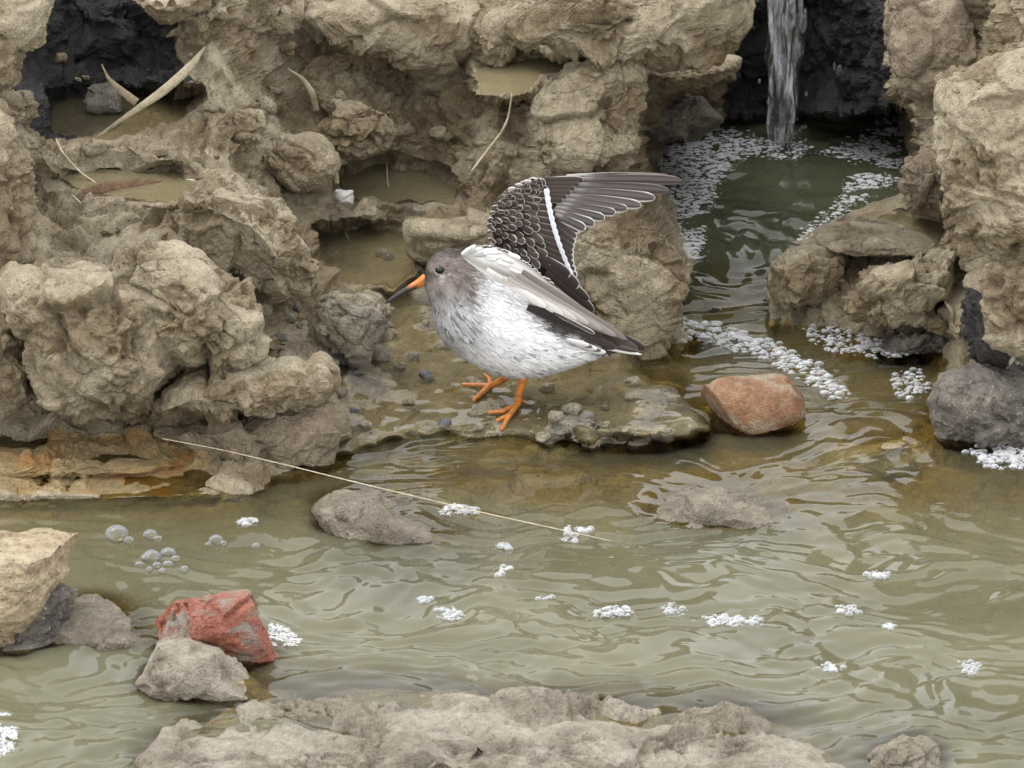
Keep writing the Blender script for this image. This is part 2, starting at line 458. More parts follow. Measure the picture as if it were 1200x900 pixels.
spec('mud_ledge', 'ochre yellow mud ledge at the water below the largest boulder', [(-40, 530), (40, 510), (110, 508), (180, 515), (220, 545), (190, 563), (100, 568), (20, 568), (-40, 565)], YELLOW, cat='ledge', level=6, depth=0.07, z=-0.004, amp=0.6, flat=0.3, seed=26)
spec('clod', 'pale pitted clod in the shallow puddle below the bill', [(368, 368), (395, 345), (430, 344), (454, 360), (452, 392), (425, 411), (395, 397), (372, 386)], SHELF, cat='clod', level=6, push=0.45, depth=0.03, amp=0.6, seed=27)
spec('clod', 'flat pale clod behind the head of the bird', [(475, 262), (490, 248), (540, 244), (575, 250), (602, 270), (592, 302), (545, 300), (510, 302), (483, 297)], MUD, cat='clod', level=6, push=0.6, depth=0.035, amp=0.7, flat=0.3, seed=28)
spec('mud_boulder', 'tall angular mud boulder behind the raised wing', [(620, 110), (640, 85), (660, 72), (690, 68), (735, 60), (747, 85), (742, 130), (747, 180), (710, 203), (660, 207), (625, 192), (617, 150)], MUD, level=7, depth=0.045, push=0.6, amp=0.8, facets=3, seed=29)
spec('mud_boulder', 'pale pitted mud boulder behind the tail of the bird', [(628, 260), (680, 232), (745, 240), (772, 280), (800, 320), (804, 360), (792, 402), (772, 440), (715, 440), (670, 400), (630, 350)], MUD, level=7, depth=0.06, push=0.0, yc=0.115, amp=0.7, facets=2, seed=30)
spec('mud_ledge', 'pale ledge overhanging the dark recess beside the waterfall', [(730, 85), (770, 75), (830, 64), (872, 67), (866, 82), (830, 102), (780, 112), (745, 107)], MUD, cat='ledge', level=6, depth=0.07, push=1.0, amp=0.5, flat=0.2, seed=31)
spec('brown_stone', 'dark brown stone in the recess under the pale ledge', [(740, 130), (770, 118), (820, 115), (850, 140), (820, 160), (770, 166), (742, 158)], DARK, cat='stone', level=6, depth=0.05, push=0.0, amp=0.6, seed=32, ref='mid')
spec('mud_boulder', 'layered mud mass at the head of the slope beside the silty puddle', [(345, 20), (440, -10), (545, -5), (555, 50), (520, 86), (460, 78), (400, 62)], MUD, level=6, depth=0.05, push=0.5, amp=0.9, seed=33, ref='mid')
spec('mud_boulder', 'long layered overhang between the silty puddle and the waterfall', [(560, 30), (640, -15), (760, -25), (885, -25), (891, 25), (830, 60), (740, 68), (650, 66), (570, 66)], MUD, level=7, depth=0.055, push=0.9, amp=0.85, seed=34, ref='mid')
spec('mud_boulder', 'wet brown rock wall beside the waterfall', [(1042, -30), (1130, -30), (1145, 60), (1120, 112), (1080, 120), (1050, 100), (1040, 60)], BROWN, level=6, depth=0.06, push=0.5, amp=0.7, seed=35, ref='mid')
spec('mud_boulder', 'big crumbly mud face rising past the wet brown rock wall', [(1108, 95), (1160, 78), (1260, 70), (1290, 150), (1270, 260), (1190, 335), (1150, 312), (1112, 250), (1104, 180)], MUD, level=7, depth=0.06, push=0.5, amp=1.0, seed=36, ref='mid')
spec('clod', 'glistening brown clod at the pool edge under the brown rock wall', [(1052, 215), (1085, 178), (1110, 190), (1132, 220), (1138, 250), (1100, 267), (1065, 250)], BROWN, cat='clod', level=6, depth=0.04, push=0.5, amp=0.7, seed=37)
spec('mud_boulder', 'pale clod with black wet rock wedged against it below the crumbly face', [(1142, 330), (1170, 302), (1240, 292), (1250, 380), (1200, 422), (1150, 395)], MUD, level=6, depth=0.05, push=0.5, amp=0.8, seed=38)
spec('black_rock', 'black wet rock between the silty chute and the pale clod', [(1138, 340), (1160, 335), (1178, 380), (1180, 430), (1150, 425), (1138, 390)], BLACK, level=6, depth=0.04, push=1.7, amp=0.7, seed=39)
spec('clod', 'pale pointed clod jutting into the outflow of the foamy pool', [(902, 312), (940, 294), (985, 304), (992, 332), (960, 352), (925, 354), (908, 337)], MUD, cat='clod', level=6, depth=0.035, push=0.5, amp=0.6, seed=40)
spec('mud_block', 'lumpy mud block with a shaded hollow on the ledge below the foamy pool', [(980, 348), (1010, 310), (1060, 300), (1110, 320), (1120, 350), (1092, 382), (1040, 393), (1000, 385)], MUD, cat='block', level=6, depth=0.045, push=0.6, amp=0.9, seed=41)
spec('wet_ledge', 'flat glossy wet ledge along the lower lip of the foamy pool', [(955, 268), (985, 246), (1040, 250), (1090, 265), (1100, 285), (1060, 297), (1000, 293), (962, 288)], WETMUD, cat='ledge', level=6, depth=0.06, push=0.0, amp=0.3, flat=0.6, seed=42)
spec('dark_boulder', 'dark grey boulder beside the stream below the silty chute', [(1083, 470), (1110, 440), (1150, 425), (1215, 450), (1245, 500), (1200, 535), (1140, 528), (1100, 502)], DARK, level=6, depth=0.06, push=0.3, amp=0.6, seed=43, z=0.012)
spec('dark_stone', 'dark low stone under the lumpy mud block at the water', [(1010, 405), (1050, 385), (1110, 385), (1125, 410), (1080, 425), (1030, 425)], DARK, cat='stone', level=6, depth=0.04, push=0.2, amp=0.5, seed=44)
# stones standing in the stream
spec('orange_stone', 'angular orange and tan stone standing in the stream', [(818, 462), (835, 447), (880, 441), (915, 444), (936, 465), (941, 487), (915, 503), (880, 518), (850, 498), (825, 480)], ORANGE, cat='stone', level=6, depth=0.035, z=0.008, amp=0.22, facets=7, seed=46, own_noise=True)
spec('grey_rock', 'low rounded grey-brown rock breaking the stream surface', [(745, 622), (770, 595), (810, 568), (860, 568), (910, 588), (935, 612), (905, 640), (830, 645), (770, 640)], WETROCK, level=6, depth=0.075, z=-0.021, flat=0.3, amp=0.5, seed=47)
spec('grey_rock', 'dark streaked rock half submerged in the middle of the stream', [(370, 600), (400, 580), (440, 580), (485, 608), (560, 640), (545, 665), (490, 672), (440, 652), (390, 635)], WETROCK, level=6, depth=0.075, z=-0.021, amp=0.45, seed=48, own_noise=True)
spec('pale_stone', 'pale yellowish stone just under the water below the orange stone', [(925, 552), (990, 520), (1060, 514), (1102, 540), (1080, 568), (1000, 578), (940, 573)], SLAB, cat='stone', level=6, depth=0.05, z=-0.03, amp=0.4, seed=49)
spec('tan_slab', 'tan flat-topped slab overhanging the water', [(-60, 622), (40, 616), (86, 634), (76, 668), (56, 702), (30, 742), (0, 755), (-60, 750)], SLAB, cat='slab', level=6, depth=0.045, z=0.035, amp=0.3, facets=2, flat=0.2, seed=50)
spec('dark_stone', 'dark knobbly stone propping up the tan slab', [(-10, 770), (20, 730), (60, 676), (86, 698), (78, 745), (57, 777), (20, 784)], DARK, cat='stone', level=6, depth=0.05, z=0.0, amp=0.6, seed=51)
spec('sunken_slab', 'grey slab mostly under water between the tan slab and the brick', [(55, 705), (110, 692), (150, 728), (174, 755), (152, 785), (100, 792), (55, 775)], WETROCK, cat='slab', level=6, depth=0.06, z=-0.012, amp=0.35, flat=0.3, seed=52)
spec('broken_brick', 'broken red brick lump with grey mortar patches in the stream', [(185, 728), (210, 708), (260, 698), (309, 699), (320, 740), (317, 772), (270, 778), (245, 770), (198, 758)], BRICK, cat='brick', level=6, depth=0.04, z=0.012, amp=0.3, facets=6, seed=53, own_noise=True, boxy=0.6)
spec('grey_stone', 'rounded grey silt-covered stone in front of the red brick', [(165, 800), (190, 756), (225, 746), (256, 760), (278, 790), (305, 822), (260, 838), (200, 830)], GREY, cat='stone', level=6, depth=0.05, z=0.0, amp=0.35, seed=54)
spec('silt_rock', 'broad grey silt rock with a round knob and a foam patch on top', [(175, 905), (230, 850), (290, 830), (370, 835), (440, 815), (500, 797), (555, 812), (562, 850), (530, 885), (510, 925), (420, 960), (250, 960)], GREY, level=7, depth=0.13, z=-0.015, amp=0.7, flat=0.4, seed=55)
spec('silt_rock', 'long low ridge of pale silt rock with a crack along its side', [(510, 905), (540, 862), (620, 828), (700, 835), (760, 850), (830, 843), (890, 860), (960, 890), (1000, 908), (900, 960), (650, 970), (530, 955)], GREY, level=7, depth=0.12, z=-0.018, amp=0.8, flat=0.3, seed=56)
spec('silt_rock', 'small lone rounded rock in the shallows past the long silt ridge', [(1022, 885), (1060, 862), (1092, 875), (1108, 910), (1060, 935), (1015, 920)], GREY, level=6, depth=0.04, z=-0.01, amp=0.4, seed=57)


# ------------------------------------------------------------------ the bank
PYR = [580, 520, 480, 420, 360, 300, 240, 180, 120, 60, 0, -60, -140]
FLAT = {   # how level each stretch of the bank is (1 level, 0 upright), from the water up, at stations along it
 -250: [.82, .7, .2, .15, .3, .5, .5, .4, .6, .2, .3, .8],
    0: [.82, .7, .2, .15, .3, .5, .5, .4, .8, .1, .3, .8],
  120: [.82, .7, .2, .15, .4, .6, .7, .9, .9, .1, .0, .8],
  240: [.75, .5, .2, .3, .5, .5, .5, .5, .4, .3, .4, .8],
  360: [.7, .4, .7, .8, .7, .7, .6, .3, .4, .3, .4, .8],
  480: [.75, .85, .9, .8, .8, .6, .5, .3, .4, .3, .4, .8],
  600: [.7, .8, .9, .8, .6, .5, .3, .3, .5, .2, .4, .8],
  720: [.8, .7, .8, .3, .3, .4, .4, .2, .5, .2, .4, .8],
  775: [.9, .85, .9, .4, .4, .8, .8, .5, .2, .2, .3, .8],
  820: [1, 1, 1, .6, .8, .98, 1, .8, .1, .1, .0, .8],
  920: [1, 1, 1, .6, .9, .98, 1, .95, .0, .0, 0, .8],
 1000: [1, 1, .9, .4, .5, .9, 1, .95, 0, 0, 0, .8],
 1060: [1, .95, .9, .4, .4, .8, .9, .5, .1, .1, .1, .8],
 1130: [.9, .7, .5, .3, .4, .3, .1, .1, .1, .1, .1, .8],
 1200: [.8, .5, .3, .2, .2, .15, .1, .1, .1, .1, .2, .8],
 1450: [.8, .5, .3, .2, .2, .15, .1, .1, .1, .1, .2, .8],
}
_cx = np.array(sorted(FLAT))
_ytab = []
for c in _cx:
    y = [float(at_z(c, 580, -0.015 + 0.018 * float(sstep(330, 200, c)))[1])]
    for k, f in enumerate(FLAT[c]):
        y.append(y[-1] + f * (PYR[k] - PYR[k + 1]) * S / ST)
    _ytab.append(y)
_ytab = np.array(_ytab)                       # stations x rows
def base_y(px, py):
    px = np.asarray(px, float); py = np.asarray(py, float)
    k = np.clip(np.searchsorted(_cx, px, side='right') - 1, 0, len(_cx) - 2)
    t = np.clip((px - _cx[k]) / (_cx[k + 1] - _cx[k]), 0, 1); t = t * t * (3 - 2 * t)
    rows = np.array(PYR[::-1], float); T = _ytab[:, ::-1]
    j = np.clip(np.searchsorted(rows, py, side='right') - 1, 0, len(rows) - 2)
    u = np.clip((py - rows[j]) / (rows[j + 1] - rows[j]), 0, 1)
    f = lambda kk: T[kk, j] * (1 - u) + T[kk, j + 1] * u
    return f(k) * (1 - t) + f(k + 1) * t

fine = np.arange(-40, 1241, 1.9)
colpx = np.concatenate([np.linspace(-1500, -300, 16, endpoint=False), np.arange(-300, -40, 8.0), fine, np.arange(1246, 1500, 8.0), np.linspace(1500, 2700, 16)])
rowpy = np.concatenate([np.arange(580, -30, -1.9), np.arange(-30, -141, -5.0)])
PX, PY = np.meshgrid(colpx, rowpy)
BY = base_y(PX, PY)
# ledges that are level: (outline in the photograph, offset above the slope there, feather)
LEDGES = [
 [(555, 75), (620, 65), (700, 60), (745, 68), (735, 90), (640, 95), (600, 118), (560, 112)],
 [(395, 205), (440, 190), (500, 195), (540, 225), (530, 240), (450, 238), (400, 232)],
 [(60, 205), (120, 195), (215, 200), (235, 222), (200, 240), (100, 228)],
 [(370, 270), (430, 262), (480, 270), (490, 320), (460, 340), (395, 330), (370, 300)],
 [(250, 385), (300, 378), (320, 398), (290, 405), (255, 402)],
 [(160, 0), (240, -12), (262, 12), (215, 22), (175, 18)],
 [(60, 110), (150, 105), (230, 110), (215, 140), (140, 165), (60, 160)],
 [(965, 262), (1040, 245), (1110, 262), (1100, 290), (1000, 292)],
 [(1120, 310), (1150, 290), (1140, 380), (1118, 390), (1110, 350)],
]
for a_, k_ in SPECS:             # the mud swells under each clod so that they grow out of the bank
    if k_.get('z') is not None: continue
    poly = np.array(a_[2], float); mn = poly.min(0) - 40; mx = poly.max(0) + 40
    m = (PX > mn[0]) & (PX < mx[0]) & (PY > mn[1]) & (PY < mx[1])
    ins = inpoly(poly, PX[m], PY[m]); dd = polydist(poly, PX[m], PY[m])
    dep_ = k_.get('depth') or 0.35 * (np.ptp(poly[:, 0]) + np.ptp(poly[:, 1])) / 2 * S
    BY[m] -= 0.85 * max(k_.get('push', 0.3), 0.0) * dep_ * sstep(-30, 22, np.where(ins, dd, -dd))
RAISE = [([(380, 380), (470, 360), (600, 380), (690, 420), (790, 452), (845, 488), (838, 512), (760, 524), (690, 524), (600, 512), (520, 512), (440, 522), (390, 540), (330, 540), (360, 480)], 0.006, 0.012),
         ([(640, 472), (690, 455), (760, 462), (815, 480), (830, 505), (770, 518), (690, 516), (640, 500)], 0.015, 0.012)]
for poly, zmin, gain in RAISE:    # low mud flats standing just proud of the water
    ins = inpoly(poly, PX, PY); dd = polydist(poly, PX, PY)
    sd_ = np.where(ins, dd, -dd) + 7 * perlin(np.stack([PX.ravel() / 25, PY.ravel() / 14, PX.ravel() * 0], 1), 74).reshape(PX.shape)
    m = sstep(-8, 16, sd_)
    z0 = at(PX, PY, BY)[..., 2]
    BY = at_z(PX, PY, z0 + m * np.clip(zmin + 0.35 * np.maximum(z0, 0) - z0 + 0.0, 0, gain * 2))[..., 1]
POOL = [(768, 165), (800, 150), (850, 142), (1000, 142), (1060, 128), (1064, 190), (1052, 225), (1000, 252), (955, 277), (915, 297), (905, 330), (908, 372), (890, 402), (790, 402), (785, 370), (802, 330), (810, 300), (786, 240), (770, 200)]
gy = np.arange(425, 124, -2.2)
zline = at(870, gy, base_y(870, gy))[:, 2] + 0.006
zline[gy < 300] = zline[np.argmin(np.abs(gy - 300))]
zline = np.convolve(np.pad(zline, 9, 'edge'), np.hanning(19) / np.hanning(19).sum(), 'same')[9:-9]
zl = lambda py: np.interp(-np.asarray(py, float), -gy, zline)
ledge_info = []
ledge_mask = np.zeros_like(PX)
for poly in LEDGES + [POOL]:
    ins = inpoly(poly, PX, PY); dd = polydist(poly, PX, PY)
    sd_ = np.where(ins, dd, -dd) + 4 * perlin(np.stack([PX.ravel() / 14, PY.ravel() / 14, PX.ravel() * 0], 1), 72).reshape(PX.shape)
    m = sstep(-11, 3, sd_)
    cx, cy = np.mean(poly, axis=0); cy = 0.3 * cy + 0.7 * (np.max(poly, axis=0)[1] - 3)
    if poly is POOL:
        zt = zl(PY) - 0.02 * sstep(2, 22, sd_)
    else:
        zc = float(at(cx, cy, np.interp(cy, rowpy[::-1], BY[:, np.argmin(np.abs(colpx - cx))][::-1]))[2])
        zt = zc - 0.005 * sstep(1, 9, sd_)
        ledge_info.append((poly, zc))
    BY = BY * (1 - m) + at_z(PX, PY, zt)[..., 1] * m
    ledge_mask = np.maximum(ledge_mask, sstep(-8, 4, sd_))
TB = at(PX, PY, BY)                          # bank before clods
nr0, nc0 = PX.shape
# level ground behind the top, stream bed in front
back = []
for k in range(1, 7):
    r = TB[-1].copy(); r[:, 1] += [0.06, 0.2, 0.5, 1.2, 4, 30][k - 1]; r[:, 2] = r[:, 2] * (1 - min(1, k / 3)) + 0.36 * min(1, k / 3)
    back.append(r)
front = []
for yy in np.concatenate([np.arange(-2.2, -0.8, 0.2), np.arange(-0.8, -0.2, 0.0065)]):
    r = TB[0].copy(); sc = (yy - CAM[1]) / (r[:, 1] - CAM[1])
    r[:, 0] *= (0.6 + 0.4 * sc)
    k = sstep(-0.2, -0.36, yy)
    r[:, 1] = np.minimum(yy, r[:, 1] - 0.002); r[:, 2] = r[:, 2] * (1 - k) + k * (-0.055)
    front.append(r)
TG = np.concatenate([np.stack(front), TB, np.stack(back)], 0)
nf = len(front)
amp = np.ones(TG.shape[:2])
# amplitude of the clods
A = np.ones_like(PX)
A *= 1 - 0.72 * ledge_mask
chan = [(778, 150), (830, 140), (1060, 130), (1060, 215), (960, 290), (905, 330), (905, 380), (1000, 410), (1090, 430), (1080, 520), (1000, 580), (770, 580), (790, 480), (785, 400), (800, 320), (780, 240)]
ins = inpoly(chan, PX, PY); dd = polydist(chan, PX, PY)
A *= 1 - 0.8 * sstep(-20, 15, np.where(ins, dd, -dd))
shelf = [(360, 400), (400, 345), (490, 320), (620, 330), (700, 400), (800, 440), (860, 500), (790, 560), (400, 560), (330, 550), (350, 500), (430, 480), (390, 440)]
ins = inpoly(shelf, PX, PY); dd = polydist(shelf, PX, PY)
shelf_m = sstep(-15, 15, np.where(ins, dd, -dd))
A *= 1 - 0.6 * shelf_m
A *= 1 - 0.6 * sstep(260, 190, PX) * sstep(503, 518, PY)
amp[:] = 0.35
amp[nf:nf + nr0] = A
k = np.clip((nf - np.arange(nf)) / 25.0, 0, 1)
amp[:nf] = (1 - k)[:, None] * A[0][None] + k[:, None] * 0.35
# normals of the smooth bank
dr = np.gradient(TG, axis=0); dc = np.gradient(TG, axis=1)
N = np.cross(dc, dr); N /= np.linalg.norm(N, axis=2)[..., None] + 1e-12
for _ in range(6):      # soften
    N[1:-1] = (N[:-2] + 2 * N[1:-1] + N[2:]) / 4
    N[:, 1:-1] = (N[:, :-2] + 2 * N[:, 1:-1] + N[:, 2:]) / 4
N /= np.linalg.norm(N, axis=2)[..., None] + 1e-12
flatP = TG.reshape(-1, 3)
disp, crumb_a = mud_disp(flatP, up=N.reshape(-1, 3)[:, 2])
disp = disp.reshape(amp.shape) * amp
# relax torn steps where the relief jumps between neighbouring points
for _ in range(1):
    lap = disp.copy()
    lap[1:-1, 1:-1] = (disp[:-2, 1:-1] + disp[2:, 1:-1] + disp[1:-1, :-2] + disp[1:-1, 2:]) / 4
    jump = np.abs(lap - disp)
    k = 0.8 * sstep(0.001, 0.003, jump)
    disp = disp * (1 - k) + lap * k
TV = TG + N * disp[..., None]
nr, nc = amp.shape
bank = build('bank', TV.reshape(-1, 3), grid_faces(nr, nc), MUD, origin=np.zeros(3), smooth=False, attrs={'crumb': crumb_a * (0.3 + 0.7 * amp.ravel())})
tag(bank, kind='structure')
# material zones of the bank: wet shelf round the bird, ochre mud at the left shore, silt under the stream
me = bank.data
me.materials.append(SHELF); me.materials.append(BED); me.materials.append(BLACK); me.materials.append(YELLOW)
cellz = np.zeros((nr - 1, nc - 1), np.int32)
sm = np.zeros((nr, nc)); sm[nf:nf + nr0] = shelf_m
wob = perlin(flatP / 0.02, 44).reshape(nr, nc) * 0.35
cellz[(sm + wob)[:-1, :-1] > 0.5] = 1
ch = np.zeros((nr, nc)); ins = inpoly(chan, PX, PY); ch[nf:nf + nr0] = ins
cellz[(ch[:-1, :-1] > 0.5) & (TV[:-1, :-1, 2] < 0.003)] = 2
cellz[(TV[:-1, :-1, 2] < -0.008)] = 2
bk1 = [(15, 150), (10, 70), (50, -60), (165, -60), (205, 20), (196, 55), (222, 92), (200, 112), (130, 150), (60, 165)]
bk2 = [(842, 150), (850, 90), (885, 40), (890, -80), (1040, -80), (1045, 60), (1052, 140), (1000, 158), (900, 172)]  # black colour darkens the recess behind the waterfall in place of shade
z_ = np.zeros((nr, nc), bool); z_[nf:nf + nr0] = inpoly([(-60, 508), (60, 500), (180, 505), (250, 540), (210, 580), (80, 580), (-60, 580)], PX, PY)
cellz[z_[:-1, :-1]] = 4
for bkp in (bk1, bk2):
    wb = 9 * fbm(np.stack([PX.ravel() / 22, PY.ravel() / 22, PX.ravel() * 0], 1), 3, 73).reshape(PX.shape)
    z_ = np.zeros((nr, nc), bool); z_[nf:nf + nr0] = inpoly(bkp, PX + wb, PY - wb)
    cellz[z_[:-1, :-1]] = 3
me.polygons.foreach_set('material_index', cellz.ravel())

# films of water running over the wet shelf: level between the lumps
mk = sm > 0.35
FP = TG + N * (0.0006 + 0.0016 * perlin(flatP / 0.045, 79).reshape(nr, nc))[..., None] + 0.0006 * perlin(flatP / 0.014, 80).reshape(nr, nc)[..., None] * N
rr, cc = np.where(mk); r0_, r1_, c0_, c1_ = rr.min(), rr.max() + 1, cc.min(), cc.max() + 1
sub = FP[r0_:r1_, c0_:c1_]; ff_ = grid_faces(sub.shape[0], sub.shape[1])
film_geo = (sub.reshape(-1, 3), ff_[mk[r0_:r1_, c0_:c1_].ravel()[ff_].all(1)])
_tv = TV[nf:nf + nr0].reshape(-1, 3)
_tpx, _tpy = to_px(_tv)
_tdep = (_tv - CAM) @ FWD
def surf(px, py, r=3.0):
    """where the bank is met at photo pixel"""
    m = (np.abs(_tpx - px) < r) & (np.abs(_tpy - py) < r)
    if not m.any():
        return surf(px, py, r * 2) if r < 60 else at_z(px, py, 0)
    i = np.flatnonzero(m)
    return _tv[i[np.argmin(_tdep[i])]]

# ------------------------------------------------------------------ rocks
BEDPTS = [TV[:nf + 140].reshape(-1, 3)]
def rock(name, label, poly, mat, cat='rock', group=None, level=6, depth=None, push=0.3, z=None, amp=0.7, rough=1.0,
         boxy=0.75, flat=0.0, facets=0, seed=1, own_noise=False, parent=None, ref='low', smooth=False, yc=None):
    """a stone whose outline seen from the front is poly; depth is its half thickness in metres"""
    poly = np.array(poly, float)
    c = (poly.max(0) + poly.min(0)) / 2
    q = poly - c
    a = np.arctan2(-q[:, 1], q[:, 0]); rr = np.hypot(q[:, 0], q[:, 1])
    # radial profile by ray casting over angles
    ang = np.linspace(-np.pi, np.pi, 361)
    R = np.zeros(361)
    for i, t in enumerate(ang):
        dx, dy = math.cos(t), -math.sin(t); best = 0
        for j in range(len(q)):
            p0, p1 = q[j - 1], q[j]; e = p1 - p0
            den = dx * e[1] - dy * e[0]
            if abs(den) < 1e-9: continue
            tt = (p0[0] * e[1] - p0[1] * e[0]) / den
            uu = (p0[0] * dy - p0[1] * dx) / den
            if tt > 0 and -1e-6 <= uu <= 1 + 1e-6: best = max(best, tt)
        R[i] = best
    R[R == 0] = R[R > 0].min()
    ext = np.concatenate([R[-9:-1], R, R[1:9]])
    ker = np.hanning(11); ker /= ker.sum()
    R = np.convolve(ext, ker, 'same')[8:-8]
    dep = depth if depth is not None else 0.7 * R.mean() * S
    V, F = ico(level)
    sgn = np.sign(V)
    d = sgn * np.abs(V) ** boxy
    d /= (np.abs(d) ** 2.6).sum(1)[:, None] ** (1 / 2.6)
    th = np.arctan2(d[:, 1], d[:, 0])
    Rr = np.interp(th, ang, R) * S
    pl = np.hypot(d[:, 0], d[:, 1]); pl = np.clip(pl, 0, 1.1)
    x = np.cos(th) * pl * Rr; u = np.sin(th) * pl * Rr; f = d[:, 2] * dep
    L = np.stack([x, u, f], 1)
    rs = np.random.default_rng(seed)
    for _ in range(facets):
        nn = rs.normal(size=3); nn[1] = nn[1] * 0.8 + 0.2; nn /= np.linalg.norm(nn)
        h = L @ nn; lim = h.max() * rs.uniform(0.62, 0.9)
        ov = np.clip(h - lim, 0, None)
        L = L - nn * (ov * 0.94)[:, None]
    # centre
    if z is not None:
        C = at_z(c[0], c[1], z)
    elif yc is not None:
        C = at(c[0], c[1], yc)
    else:
        sp = surf(c[0], poly[:, 1].max() - 4) if ref == 'low' else surf(c[0], c[1])
        dist = (sp - CAM) @ FWD
        dd_ = dist - push * dep
        d0 = FWD + (c[0] - 600) * S / DIST * RIGHT + (450 - c[1]) * S / DIST * UP
        C = CAM + d0 * dd_
    P = C + L[:, :1] * RIGHT + L[:, 1:2] * UP - L[:, 2:3] * FWD
    if flat > 0:
        top = P[:, 2].max(); lim = top - flat * (top - P[:, 2].min())
        P[:, 2] = np.where(P[:, 2] > lim, lim + (P[:, 2] - lim) * 0.25, P[:, 2])
    nrm = vnormals(P, F)
    off = np.zeros(3) if not own_noise else rs.uniform(-5, 5, 3)
    dsp, crumb_a = mud_disp(P + off, amp, rough, nrm[:, 2])
    deg = np.bincount(F.ravel(), minlength=len(P)) * 2.0
    for _ in range(1):
        acc = np.zeros(len(P))
        for a_, b_ in ((0, 1), (1, 2), (2, 0)):
            acc += np.bincount(F[:, a_], dsp[F[:, b_]], len(P)) + np.bincount(F[:, b_], dsp[F[:, a_]], len(P))
        lap = acc / deg; k = 0.8 * sstep(0.001, 0.003, np.abs(lap - dsp))
        dsp = dsp * (1 - k) + lap * k
    P = P + nrm * dsp[:, None]
    o = build(name, P, F, mat, parent=parent, smooth=smooth, attrs={'crumb': crumb_a})
    if P[:, 2].min() < 0.02 and P[:, 1].min() < 0.05: BEDPTS.append(P)
    if parent is None: tag(o, label, cat, group)
    return o

for a_, k_ in SPECS: rock(*a_, **k_)

# ------------------------------------------------------------------ pebbles and chips on the wet shelf
peb = [(392, 255, 9), (420, 258, 8), (446, 296, 10), (455, 302, 7), (380, 293, 8), (395, 300, 9), (470, 345, 9), (483, 362, 11), (500, 378, 8), (455, 380, 8), (505, 405, 9),
       (390, 425, 10), (420, 437, 8), (440, 415, 9), (470, 430, 12), (500, 440, 14), (530, 425, 10), (548, 405, 8), (640, 455, 12), (665, 462, 9), (690, 470, 10), (710, 478, 8),
       (545, 490, 9), (560, 500, 8), (520, 497, 9), (618, 505, 8), (636, 512, 10), (740, 447, 9), (760, 452, 8), (790, 468, 9), (330, 395, 8), (345, 410, 9), (400, 460, 9), (415, 480, 8), (450, 455, 8), (480, 470, 9)]
for i, (x, y, r) in enumerate(peb):
    if i % 3 == 1: continue
    m = [SHELF, GREY, SHELF, SLATE, SHELF, GREY, DARK, GREY, SHELF][(i * 5) % 9]
    an = np.linspace(0, 2 * np.pi, 9)[:-1]
    k = rng.uniform(0.75, 1.1, 8)
    poly = [(x + r * k[j] * math.cos(a), y + 0.6 * r * k[j] * math.sin(a)) for j, a in enumerate(an)]
    where = ('in the shallow puddle behind the bill' if y < 310 else 'below the bill' if y < 385 and x > 430 else 'on the wet mud behind the feet' if x > 600 else 'by the lower ledge' if x < 425 else 'on the shelf just ahead of the feet')
    lab = {SHELF: 'small beige mud-coated pebble ', GREY: 'small pale grey pebble ', SLATE: 'small blue-grey slate pebble ', DARK: 'small dark pebble '}[m] + where
    rock('pebble', lab, poly, m, cat='pebble', group='pebbles on the wet shelf', level=4, depth=r * S * 0.6, push=0.35, amp=0.12, facets=3, seed=100 + i, own_noise=True)
for x, y, r, lab in [(404, 232, 13, 'white quartz pebble at the foot of the curled blade'), (704, 172, 10, 'white chip stuck to the angular boulder behind the wing'),
                     (641, 668 - 3, 0, ''), ]:
    if not r: continue
    an = np.linspace(0, 2 * np.pi, 9)[:-1]; k = rng.uniform(0.75, 1.1, 8)
    rock('white_pebble', lab, [(x + r * k[j] * math.cos(a), y + 0.8 * r * k[j] * math.sin(a)) for j, a in enumerate(an)], WHITE, cat='pebble', level=5, smooth=True, depth=0.011, push=3.6, amp=0.2, facets=0, boxy=1.0, seed=130 + r, own_noise=True)
for x, y, r, m, lab in [(518, 498, 8, ORANGE, 'orange chip on the shelf ahead of the near foot'), (330, 514, 8, SLAB, 'yellow wood chip in the dark mud foot'), (640, 0, 0, ORANGE, ''),
                        (835, 357, 14, ORANGE, 'orange sunken stone in the pool outflow'), (282, 800, 7, SLAB, 'small yellow pebble between the brick and the silt rock'), (250, 845, 5, ORANGE, 'tiny orange pebble on top of the broad silt rock')]:
    if not r: continue
    an = np.linspace(0, 2 * np.pi, 9)[:-1]; k = rng.uniform(0.75, 1.1, 8)
    rock('chip', lab, [(x + r * k[j] * math.cos(a), y + 0.6 * r * k[j] * math.sin(a)) for j, a in enumerate(an)], m, cat='stone chip', level=4, depth=r * S * 0.6, push=0.6, amp=0.1, facets=4, seed=150 + r, own_noise=True,
         z=(0.012 if y == 800 else 0.03 if y == 845 else None))

